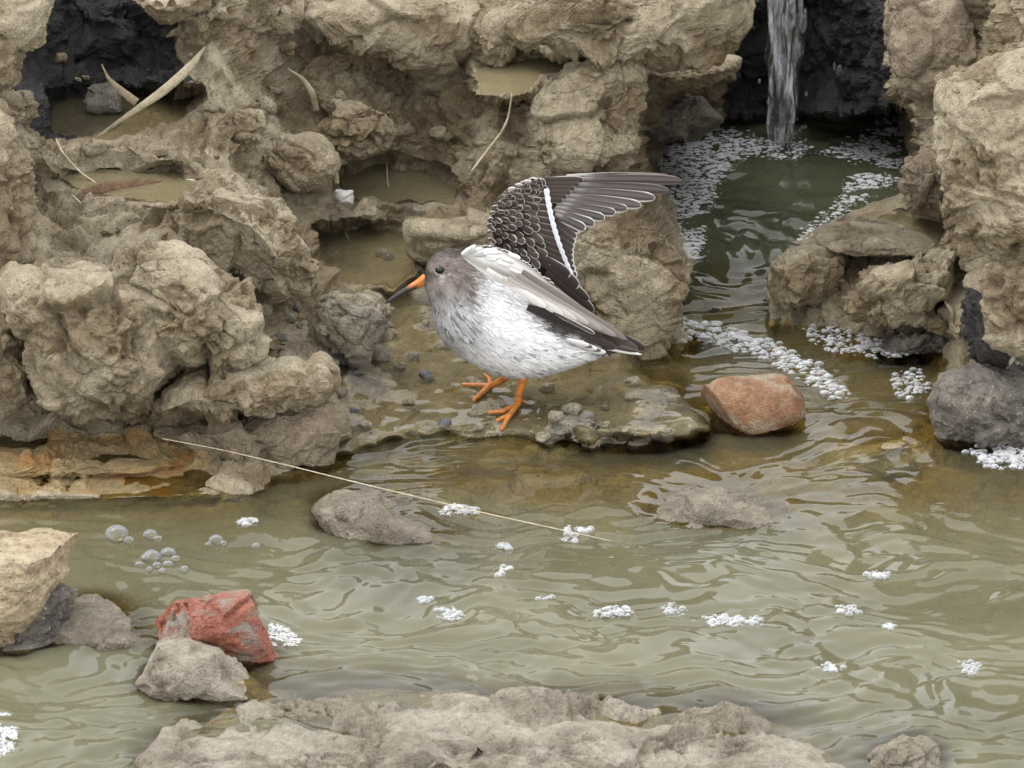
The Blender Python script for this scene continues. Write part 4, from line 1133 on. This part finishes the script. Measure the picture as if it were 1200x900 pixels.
Ft = np.vstack([np.stack([np.full(nseg, caps0), i[0], j[0]], 1), np.stack([np.full(nseg, caps0 + 1), j[-1], i[-1]], 1)])
cx_, cy_ = to_px(BVn)
body = build('body', BVn, [Fq, Ft], PLUM, parent=bird, cols=bird_col(cx_, cy_, np.zeros(len(BVn))))
# plumage: thin feather barbs lying back along the body
nB = 15000
si = rng.uniform(1.5, ns - 9, nB); ti = rng.uniform(0, nseg, nB)
def bsurf(s, t):
    s = np.clip(s, 0, ns - 1.001); i0 = s.astype(int); u = (s - i0)[:, None]
    j0 = np.floor(t).astype(int); w = (t - j0)[:, None]; j0 %= nseg; j1 = (j0 + 1) % nseg
    return (BV[i0, j0] * (1 - w) + BV[i0, j1] * w) * (1 - u) + (BV[i0 + 1, j0] * (1 - w) + BV[i0 + 1, j1] * w) * u
P0 = bsurf(si, ti)
Pd = bsurf(si + 1.0, ti) - P0; Pd /= np.linalg.norm(Pd, axis=1)[:, None] + 1e-9
Pt = bsurf(si, ti + 1.0) - P0; Pt /= np.linalg.norm(Pt, axis=1)[:, None] + 1e-9
Pn = np.cross(Pt, Pd); 
cen = BV.mean(1)[np.clip(si.astype(int), 0, ns - 1)]
Pn *= np.sign(((P0 - cen) * Pn).sum(1))[:, None]
hx, hy = to_px(P0)
head = sstep(560, 535, hx) * sstep(360, 345, hy)
ln_ = (rng.uniform(8, 17, nB) * (1 - 0.6 * head)) * S
wdt = rng.uniform(0.55, 1.15, nB) * S * (1 - 0.25 * head)
sw = rng.normal(0, 0.28, nB)[:, None]
dirb = Pd + Pt * sw; dirb /= np.linalg.norm(dirb, axis=1)[:, None]
sideb = np.cross(dirb, Pn)
lift = rng.uniform(0.2, 1.5, nB) * S * 1.4 * (1 - 0.55 * head)
cb = bird_col(hx, hy, rng.normal(0, 0.09, nB))
VV, CC = [], []
for a, wf_, lf in ((0, 0.7, 0.0), (0.4, 1.0, 0.7), (0.75, 0.75, 1.0), (1.0, 0.05, 0.9)):
    mid = P0 + dirb * (ln_ * a)[:, None] + Pn * (lift * lf)[:, None]
    # follow the body's curve
    bend = bsurf(si + 0, ti)
    for sg_ in (-1, 1):
        VV.append(mid + sideb * (sg_ * wf_ * wdt)[:, None]); CC.append(cb * (1 - 0.0 * a))
VV = np.stack(VV, 1).reshape(-1, 3); CC = np.stack(CC, 1).reshape(-1, 3)
b0 = np.arange(nB)[:, None] * 8
Fp = np.vstack([b0 + np.array([[k, k + 1, k + 3, k + 2]]) for k in (0, 2, 4)])
# broader contour feathers: darker bases, pale tips, overlapping backwards
nC = 1500
sc2 = rng.uniform(14, ns - 14, nC); tc2 = rng.uniform(0, nseg, nC)
Q0 = bsurf(sc2, tc2); Qd = bsurf(sc2 + 1.0, tc2) - Q0; Qd /= np.linalg.norm(Qd, axis=1)[:, None] + 1e-9
Qt = bsurf(sc2, tc2 + 1.0) - Q0; Qt /= np.linalg.norm(Qt, axis=1)[:, None] + 1e-9
Qn = np.cross(Qt, Qd); Qn *= np.sign(((Q0 - BV.mean(1)[sc2.astype(int)]) * Qn).sum(1))[:, None]
gx_, gy_ = to_px(Q0); hd2 = sstep(560, 535, gx_) * sstep(360, 345, gy_)
Ln = rng.uniform(12, 24, nC) * S * (1 - 0.55 * hd2); Wd = rng.uniform(1.0, 2.2, nC) * S * (1 - 0.5 * hd2)
dq = Qd + Qt * rng.normal(0, 0.2, nC)[:, None]; dq /= np.linalg.norm(dq, axis=1)[:, None]
sq = np.cross(dq, Qn); lf2 = rng.uniform(0.5, 1.8, nC) * S * (1 - 0.6 * hd2)
cq = bird_col(gx_, gy_, rng.normal(0, 0.1, nC)); V2, C2 = [], []
for a, wf_, lf, sh in ((0, 0.4, 0.0, 0.84), (0.35, 0.9, 0.6, 0.9), (0.7, 0.9, 0.9, 0.97), (0.9, 0.5, 1.0, 1.0), (1.0, 0.05, 1.0, 1.0)):
    for sg_ in (-1, 1):
        V2.append(Q0 + dq * (Ln * a)[:, None] + Qn * (lf2 * lf)[:, None] + sq * (sg_ * wf_ * Wd)[:, None]); C2.append(np.clip(cq * sh, 0.01, 0.88))
b2 = np.arange(nC)[:, None] * 10 + len(VV)
Fp = np.vstack([Fp] + [b2 + np.array([[k, k + 1, k + 3, k + 2]]) for k in (0, 2, 4, 6)])
VV = np.vstack([VV, np.stack(V2, 1).reshape(-1, 3)]); CC = np.vstack([CC, np.stack(C2, 1).reshape(-1, 3)])
pl = build('plumage', VV, Fp, PLUM, parent=bird, cols=CC)
pl['kind'] = 'stuff'

# bill
t = np.linspace(0, 1, 40)
bx_ = np.array([499, 490, 478, 465, 452]); by2 = np.array([327, 332.5, 338.5, 346, 355.5])
cxp = np.interp(t, np.linspace(0, 1, 5), bx_); cyp = np.interp(t, np.linspace(0, 1, 5), by2)
for _ in range(5):
    cxp[1:-1] = (cxp[:-2] + 2 * cxp[1:-1] + cxp[2:]) / 4; cyp[1:-1] = (cyp[:-2] + 2 * cyp[1:-1] + cyp[2:]) / 4
Pb = B(cxp, cyp, -0.0)
rb = np.interp(t, [0, 0.25, 0.6, 0.92, 1], [6.6, 5.0, 3.2, 2.2, 1.0]) * S
V, F = tubes([tube(Pb, rb, 14)])
ppx, ppy = to_px(V)
tt = np.clip((499 - ppx) / 47, 0, 1)
cl_y = np.interp(-ppx, -np.array([505, 490, 478, 465, 452]), np.array([323, 332.5, 338.5, 346, 355.5]))
upper = sstep(2.0, -1.5, ppy - cl_y)
org = np.array([0.62, 0.2, 0.045]); blk = np.array([0.035, 0.03, 0.03])
f_o = np.clip(sstep(0.52, 0.3, tt) * upper + sstep(0.28, 0.12, tt), 0, 1)
c = blk + (org - blk) * f_o[:, None]
seam = np.exp(-((ppy - cl_y - 1) / 0.9) ** 2) * sstep(0.6, 0.1, tt)
c = c * (1 - 0.55 * seam)[:, None]
build('bill', V, F, BILLM, parent=bird, cols=c)
# eye: on the near side of the head
V3, F3 = ico(4)
ie = np.argmin(np.hypot(bpx - 516, bpy_ - 316.7) + 1e3 * (bp[:, 1] > YB))
ec = bp[ie] + np.array([0, -0.0004, -0.0003])
ee = build('eye', ec + V3 * np.array([5.4, 4.4, 4.6]) * S, F3, EYE, parent=bird)

# feathers
UU = np.array([-1, -0.86, -0.6, 0, 0.6, 0.86, 1.0])
def feather(parent, b, t, w, dyb, dyt, centre, fringe, fr_w=0.22, bend=0.0, name='feather', tip_t=0.72, camber=0.0015, inner=None, rach=0.0, base_w=0.55):
    """one vane from base pixel b to tip pixel t; dy: depths relative to the bird's mid plane"""
    b = np.array(b, float); t = np.array(t, float)
    T = np.concatenate([np.linspace(0, tip_t, 7)[:-1], np.linspace(tip_t, 1, 8)])
    T = np.append(T[:-1], [0.985, 1.0]); T = np.unique(T)
    ax = t - b; L = np.hypot(*ax); ax = ax / L; pr = np.array([-ax[1], ax[0]])
    h = w / 2 * np.where(T < tip_t, base_w + (1 - base_w) * np.sin(np.pi / 2 * T / tip_t), np.sqrt(np.clip(1 - ((T - tip_t) / (1 - tip_t)) ** 2, 0, 1)))
    h = np.maximum(h, 0.02)
    p2 = b + np.multiply.outer(T * L, ax) + np.multiply.outer(bend * L * np.sin(np.pi * T), pr)
    PXs = p2[:, None, 0] + h[:, None] * UU[None] * pr[0]; PYs = p2[:, None, 1] + h[:, None] * UU[None] * pr[1]
    dy = (dyb + (dyt - dyb) * T)[:, None] + camber * np.abs(UU)[None] ** 2 * (h / (w / 2))[:, None]
    V = B(PXs, PYs, dy).reshape(-1, 3)
    ue = 1 - np.abs(UU)[None] * np.ones_like(T)[:, None]
    te = np.clip((1 - T) * L / (w / 2), 0, 1)[:, None] * np.ones_like(ue)
    ed = np.minimum(ue, te)
    f = sstep(fr_w, fr_w * 0.3, ed) * sstep(0.1, 0.5, T)[:, None]
    centre = np.asarray(centre, float); fringe = np.asarray(fringe, float)
    c = centre[None, None] * (0.92 + 0.3 * rng.random()) * np.ones((len(T), 7, 1))
    if inner is not None:     # paler inner vane at the base
        iv = (sstep(-0.84, -1.0, UU)[None] * sstep(1.0, 0.6, T)[:, None])[..., None]
        iv = np.maximum(iv, 0.55 * (sstep(0.32, 0.12, T)[:, None] * sstep(0.2, -0.6, UU)[None])[..., None])
        c = c * (1 - iv) + np.asarray(inner) * iv
    if rach: c[:, 3] = c[:, 3] * (1 - rach) + 0.6 * rach
    c = c * (1 - f[..., None]) + fringe * f[..., None]
    nT = len(T)
    Fg = grid_faces(nT, 7)
    return build(name, V, Fg, PLUM, parent=parent, cols=np.clip(c.reshape(-1, 3), 0.01, 0.85))
DKB = (0.042, 0.031, 0.027); MID = (0.13, 0.11, 0.1); WHT = (0.72, 0.71, 0.7); FRG = (0.78, 0.76, 0.73); PALE = (0.42, 0.385, 0.365)

# far wing, raised: bony arm sheet then rows of feathers
YW = 0.030
def lens(poly, dy, th):
    p = np.array(poly, float); c = p.mean(0); n = len(p)
    r1 = c + (p - c) * 0.55
    V = np.vstack([B(p[:, 0], p[:, 1], dy), B(r1[:, 0], r1[:, 1], dy - th), B(r1[:, 0], r1[:, 1], dy + th), B(c[0], c[1], dy - th), B(c[0], c[1], dy + th)])
    Q, T_ = [], []
    for i in range(n):
        j = (i + 1) % n
        Q += [(i, j, n + j, n + i), (j, i, 2 * n + i, 2 * n + j)]
        T_ += [(n + i, n + j, 3 * n), (2 * n + j, 2 * n + i, 3 * n + 1)]
    return V, [np.array(Q), np.array(T_)]
V, F = lens([(574, 262), (577, 245), (586, 231), (601, 219), (622, 210), (648, 207), (668, 210), (664, 226), (648, 246), (652, 270), (658, 300), (662, 330), (640, 350), (610, 330), (585, 305)], YW + 0.006, 0.003)
wing = build('wing', V, F, PLUM, parent=bird, cols=np.tile(DKB, (len(V), 1)))
wing['label'] = 'raised wing with dark white-edged feathers'
# primaries: base, tip (outermost last, drawn behind inner ones towards the leading edge)
prim = [((650, 252), (686, 268.5), 12), ((651, 248), (697, 263), 12), ((652, 244), (709, 256), 12), ((654, 240), (722, 249.5), 12.5), ((655, 235), (736, 245), 13), ((656, 230), (752, 241), 13.5), ((658, 224), (768, 232), 14), ((660, 218), (785, 223.5), 13), ((662, 212), (799, 211.5), 12.5), ((664, 208), (790, 208.5), 9)]
for k, (b, t, w) in enumerate(prim):
    feather(wing, b, t, w, YW + 0.0035 - 0.0003 * (9 - k), YW + 0.0075 - 0.0010 * (9 - k) , DKB if k > 6 else (0.06, 0.045, 0.04), FRG if k < 7 else (0.2, 0.17, 0.16), fr_w=0.24, bend=-0.018, tip_t=0.8, inner=(0.6, 0.56, 0.53), rach=0.12, base_w=0.8)
# secondaries
sec = []
for k in range(9):
    u = k / 8
    b = np.array([642 + 14 * u, 246 + 66 * u]); t = np.array([678 - 9 * math.sin(u * 2.4) + 4 * u, 272 + 52 * u])
    sec.append((b, t))
for k, (b, t) in enumerate(sec):
    feather(wing, b, t, 10.5, YW + 0.003 - 0.0002 * k, YW + 0.0025 - 0.0005 * k, (0.06, 0.047, 0.043), WHT, fr_w=0.3, tip_t=0.75)
# tertials and long scapulars
for b, t, w in [((640, 318), (696, 365), 14), ((640, 312), (690, 352), 13), ((636, 306), (678, 337), 17), ((632, 300), (668, 324), 15)]:
    feather(wing, b, t, w, YW - 0.003, YW - 0.004, DKB, FRG, fr_w=0.16, tip_t=0.72)
# greater coverts ending in the white bar
for k in range(14):
    u = k / 13
    tip = np.array([638 + 12 * u + 18 * u * u, 219 + 104 * u])
    ang_ = math.radians(-2 + 32 * u)
    ln2 = 30 - 2 * u
    base = tip - ln2 * np.array([math.cos(ang_), math.sin(ang_)])
    feather(wing, base, tip + np.array([4.0, 1.5]), 9.2, YW + 0.0005, YW - 0.0006 - 0.0001 * k, (0.055, 0.04, 0.034), (0.8, 0.8, 0.82), fr_w=0.22, tip_t=0.80)
u_ = np.linspace(0, 1, 120)
bc = np.stack([640 + 12 * u_ + 18 * u_ * u_, 221 + 101 * u_], 1)
sc_ = np.abs(np.sin(u_ * math.pi * 13)) * 1.2
rw = []
for off, dyo in ((-2.6, 0.0004), (0.0, -0.0006), (2.6, 0.0004)):
    k = off * (1 - 0.35 * u_) + (sc_ if off > 0 else -sc_ * 0.4 if off < 0 else 0)
    rw.append(B(bc[:, 0] + k, bc[:, 1] - 0.2 * k, YW - 0.0022 + dyo))
Vb = np.stack(rw, 1).reshape(-1, 3)
build('wing_bar', Vb, grid_faces(120, 3), PLUM, parent=wing, cols=np.tile((0.76, 0.77, 0.8), (len(Vb), 1)) * (0.8 + 0.25 * rng.random((len(Vb), 1))))
# primary coverts
for k in range(6):
    u = k / 5
    b = np.array([634 + 4 * u, 211 + 22 * u]); t = np.array([684 - 24 * u, 211 + 24 * u])
    feather(wing, b, t, 10 - 2 * u, YW + 0.001 - 0.0004 * k, YW + 0.0002 - 0.0004 * k, (0.055, 0.042, 0.036), FRG, fr_w=0.16, tip_t=0.75)
# median and lesser coverts: scales in rows from the trailing side to the leading edge
rows_ = [(0.88, 12, 13, 9.0), (0.72, 12, 11, 8.4), (0.56, 12, 10, 7.8), (0.42, 12, 9, 7.2), (0.29, 11, 8, 6.6), (0.17, 11, 7.5, 6.0), (0.07, 10, 7, 5.6)]
lead = cub(np.array([(622, 210), (601, 219), (585, 232), (576, 247), (572, 265), (574, 285), (583, 303)], float), 101)
trail = cub(np.array([(634, 214), (630, 226), (629, 242), (632, 260), (637, 280), (643, 300), (648, 318)], float), 101)
for ri, (f, cnt, L_, w) in enumerate(rows_):
    for k in range(cnt):
        u = (k + (0.5 if ri % 2 else 0.1) + rng.uniform(-0.3, 0.3)) / cnt
        q = int(np.clip(u, 0, 1) * 100)
        p = lead[q] * (1 - f) + trail[q] * f
        ang_ = math.radians(-8 + 62 * u + rng.normal(0, 9))
        dv = np.array([math.cos(ang_), math.sin(ang_)])
        L2 = L_ * rng.uniform(0.8, 1.3)
        feather(wing, p - dv * L2 * 0.55, p + dv * L2 * 0.6, w * rng.uniform(0.8, 1.2), YW - 0.0010 - 0.0006 * ri, YW - 0.0022 - 0.0007 * ri - 0.0001 * k, np.array((0.05, 0.036, 0.03)) * rng.uniform(0.6, 1.6), np.array((0.72, 0.68, 0.63)) * rng.uniform(0.45, 1.05), fr_w=rng.uniform(0.16, 0.3), tip_t=rng.uniform(0.5, 0.7), bend=rng.normal(0, 0.04))
# marginal coverts along the leading edge
for k in range(16):
    q = int(k / 15 * 100); p = lead[q]; q2 = min(q + 4, 100); tv = lead[q2] - lead[max(q - 4, 0)]; tv /= np.hypot(*tv)
    dv = -tv * 0.5 + np.array([0.7, 0.2])
    feather(wing, p - dv * 2, p + dv * 6, 4.5, YW - 0.004, YW - 0.0065, (0.09, 0.07, 0.06) if k > 3 else (0.35, 0.33, 0.31), FRG, fr_w=0.3, tip_t=0.6)

# near wing, half open and seen on its pale underside
YN = -0.036
ed_t = cub(np.array([(541, 298), (552, 292), (572, 291), (596, 297), (622, 313), (650, 335), (680, 357), (710, 379), (736, 398)], float), 60)
ed_b = cub(np.array([(541, 300), (551, 309), (570, 323), (592, 335), (616, 348), (642, 361), (668, 374), (704, 390), (736, 399)], float), 60)
vs = np.linspace(0, 1, 17)
NV = np.zeros((60, 17, 2)); NY = np.zeros((60, 17)); NC = np.zeros((60, 17, 3))
for i_ in range(60):
    u = i_ / 59
    for k_, v in enumerate(vs):
        NV[i_, k_] = ed_t[i_] * (1 - v) + ed_b[i_] * v
        NY[i_, k_] = YN - 0.010 * math.sin(math.pi * min(1, v * 1.15)) * (1 - 0.8 * u) + 0.026 * u - 0.006 * math.sin(math.pi * u)
        wc = np.array([0.78, 0.77, 0.75]); gc = np.array([0.24, 0.21, 0.19]); pc = np.array([0.52, 0.49, 0.45])
        a = sstep(0.28, 0.62, u + 0.25 * (0.5 - v)); 
        edge_top = sstep(0.16, 0.02, v) * sstep(0.1, 0.25, u)
        c = wc * (1 - a) + (pc * (1 - sstep(0.5, 0.95, u)) + gc * sstep(0.5, 0.95, u)) * a
        nzv = float(perlin(np.array([[u * 9, v * 5, 0.3]]), 97)[0])
        c = c * (1 + 0.22 * nzv)
        groove_shade = math.exp(-((v - 0.62 - 0.1 * u) / 0.05) ** 2) * sstep(0.2, 0.4, u) * sstep(0.95, 0.6, u)  # crease along the wing exists in colour only, as a painted line of shade
        c = c * (1 - 0.4 * groove_shade)
        c = c * (1 - 0.55 * edge_top)
        NC[i_, k_] = c
fv = B(NV[..., 0], NV[..., 1], NY).reshape(-1, 3); bv = B(NV[..., 0], NV[..., 1], NY + 0.003 + 0.004 * (1 - np.abs(vs - 0.5) * 2)[None]).reshape(-1, 3)
n1 = 60 * 17
fg = grid_faces(60, 17)
rim = []
for i_ in range(59):
    rim += [(i_ * 17, (i_ + 1) * 17, (i_ + 1) * 17 + n1, i_ * 17 + n1), (i_ * 17 + 16, i_ * 17 + 16 + n1, (i_ + 1) * 17 + 16 + n1, (i_ + 1) * 17 + 16)]
near = build('wing', np.vstack([fv, bv]), np.vstack([fg, fg[:, ::-1] + n1, rim]), PLUM, parent=bird, cols=np.vstack([NC.reshape(-1, 3), NC.reshape(-1, 3) * 0.4]))
near['label'] = 'half-open wing showing its pale underside'
for b, t, w, c in [((612, 318), (734, 398), 9, (0.2, 0.17, 0.155)), ((606, 322), (722, 394), 9, (0.27, 0.24, 0.22)), ((600, 324), (706, 387), 9, (0.34, 0.31, 0.285)), ((596, 326), (690, 380), 9, (0.42, 0.39, 0.36)),
                   ((590, 326), (676, 376), 9, (0.5, 0.47, 0.43)), ((580, 322), (660, 369), 9, (0.6, 0.58, 0.54)), ((570, 316), (640, 360), 9, (0.68, 0.66, 0.63))]:
    k = (t[0] - 640) / 94
    feather(near, b, t, w, YN - 0.016 + 0.002 * k, YN - 0.0045 + 0.022 * k - 0.003 * (1 - k), c, np.array(c) * 1.25, fr_w=0.12, tip_t=0.82, base_w=0.7, camber=0.0008)
for k in range(22):      # white lesser underwing coverts and mottled leading edge
    u = rng.uniform(0.0, 0.42); q = int(u * 59); v = rng.uniform(0.0, 0.45)
    p = ed_t[q] * (1 - v) + ed_b[q] * v; tv = ed_t[min(q + 2, 59)] - ed_t[max(q - 2, 0)]; tv /= np.hypot(*tv)
    dd_ = YN - 0.0125 * (1 - 0.5 * u) - 0.003 + 0.02 * u
    feather(near, p, p + tv * rng.uniform(12, 20), 5.5, dd_ + 0.002, dd_, np.array([0.76, 0.75, 0.73]) * rng.uniform(0.7, 1.05), WHT, fr_w=0.2, tip_t=0.65)
for k in range(24):
    u = 0.06 + 0.55 * k / 23; q = int(u * 59); p = ed_t[q]; tv = ed_t[min(q + 2, 59)] - ed_t[max(q - 2, 0)]; tv /= np.hypot(*tv)
    dd_ = YN - 0.002 + 0.02 * u
    feather(near, p + np.array([-2, 1.0]), p + tv * 8 + np.array([0, -1.2 + rng.normal(0, 0.8)]), 4.2, dd_, dd_ - 0.001, (0.1, 0.085, 0.078), WHT, fr_w=0.35, tip_t=0.6)

# rump and tail
tail = [((640, 365), (757, 409), 15, -0.012, DKB), ((640, 370), (748, 409.5), 14, -0.016, (0.07, 0.055, 0.05)), ((636, 372), (728, 405), 15, -0.020, DKB), ((630, 366), (706, 396), 15, -0.024, (0.05, 0.04, 0.038)),
        ((618, 360), (690, 386), 14, -0.028, (0.055, 0.045, 0.042)), ((650, 385), (722, 408), 12, -0.022, (0.045, 0.036, 0.034))]
tl = build('tail', *(lambda v, f: (v, f))(*tubes([tube(B(np.linspace(690, 752, 12), np.linspace(392, 409, 12), 0.0), np.linspace(9, 1.2, 12) * S, 10)])), PLUM, parent=bird, cols=None)
a_ = tl.data.color_attributes.new('col', 'FLOAT_COLOR', 'POINT')
a_.data.foreach_set('color', np.tile(np.array([0.06, 0.05, 0.045, 1], np.float32), len(tl.data.vertices)))
for b, t, w, dy, c in tail:
    feather(tl, b, t, w, dy, dy * 0.6, c, (0.22, 0.19, 0.175), fr_w=0.1, tip_t=0.72)
feather(tl, (690, 404), (752, 415.5), 5, -0.014, -0.008, (0.72, 0.7, 0.68), WHT, tip_t=0.6)
feather(tl, (690, 400), (748, 412), 6, -0.016, -0.010, (0.06, 0.05, 0.045), (0.3, 0.27, 0.25), tip_t=0.7)
for k in range(5):       # barred under-tail coverts
    feather(tl, (664 + 6 * k, 398 + 3 * k), (690 + 5 * k, 405 + 2.0 * k), 7, -0.030 + 0.002 * k, -0.027 + 0.002 * k, (0.12, 0.1, 0.09) if k % 2 else (0.6, 0.58, 0.56), WHT, fr_w=0.4, tip_t=0.6)
for b, t in [((672, 378), (697, 391)), ((660, 372), (684, 384)), ((648, 366), (672, 378))]:
    feather(near, b, t, 5, -0.040, -0.038, (0.08, 0.066, 0.06), WHT, fr_w=0.3, tip_t=0.7)

# legs
def leg(chains, label=None):
    parts = []
    for pts, rad in chains:
        P = np.array(pts)
        t = np.linspace(0, len(P) - 1, 8 * len(P))
        Q = np.stack([np.interp(t, range(len(P)), P[:, k]) for k in range(3)], 1)
        for _ in range(2): Q[1:-1] = (Q[:-2] + 2 * Q[1:-1] + Q[2:]) / 4
        r = np.interp(t, range(len(P)), rad) * S
        r = r * (1 + 0.06 * np.sin(t * 14))
        parts.append(tube(Q, r, 10))
    V, F = tubes(parts)
    return build('leg', V, F, LEG, parent=bird)
def ground(px, py, lift):
    return surf(px, py) - FWD * 0.0 + np.array([0, 0, lift])
fn = ground(604, 478, 0.004)
leg([([B(614, 425, -0.012), B(613, 445, -0.014), at(608, 463, (YB - 0.014 + fn[1]) / 2), fn], [6.0, 5.0, 4.4, 4.2]),
     ([fn, ground(590, 486, 0.004), ground(570, 487, 0.003)], [3.6, 3.0, 1.8]),
     ([fn, ground(598, 491, 0.004), ground(590, 506, 0.003)], [3.8, 3.2, 2.2]),
     ([fn, ground(594, 489, 0.004), ground(582, 495, 0.003)], [3.2, 2.8, 1.8]),
     ([fn, ground(612, 473, 0.004), ground(618, 475, 0.003)], [2.8, 2.4, 1.6])])
ff = ground(576, 456, 0.004)
leg([([B(604, 425, 0.014), B(598, 438, 0.014), at(588, 446, (YB + 0.014 + ff[1]) / 2), ff], [6.0, 4.8, 4.2, 4.0]),
     ([ff, ground(560, 454, 0.004), ground(540, 452, 0.003)], [3.6, 3.0, 1.8]),
     ([ff, ground(565, 463, 0.004), ground(553, 472, 0.003)], [3.8, 3.2, 2.0]),
     ([ff, ground(572, 447, 0.003), ground(567, 441, 0.003)], [2.8, 2.4, 1.6])])

for o in bpy.data.objects:
    if '_o' in o.keys(): del o['_o']
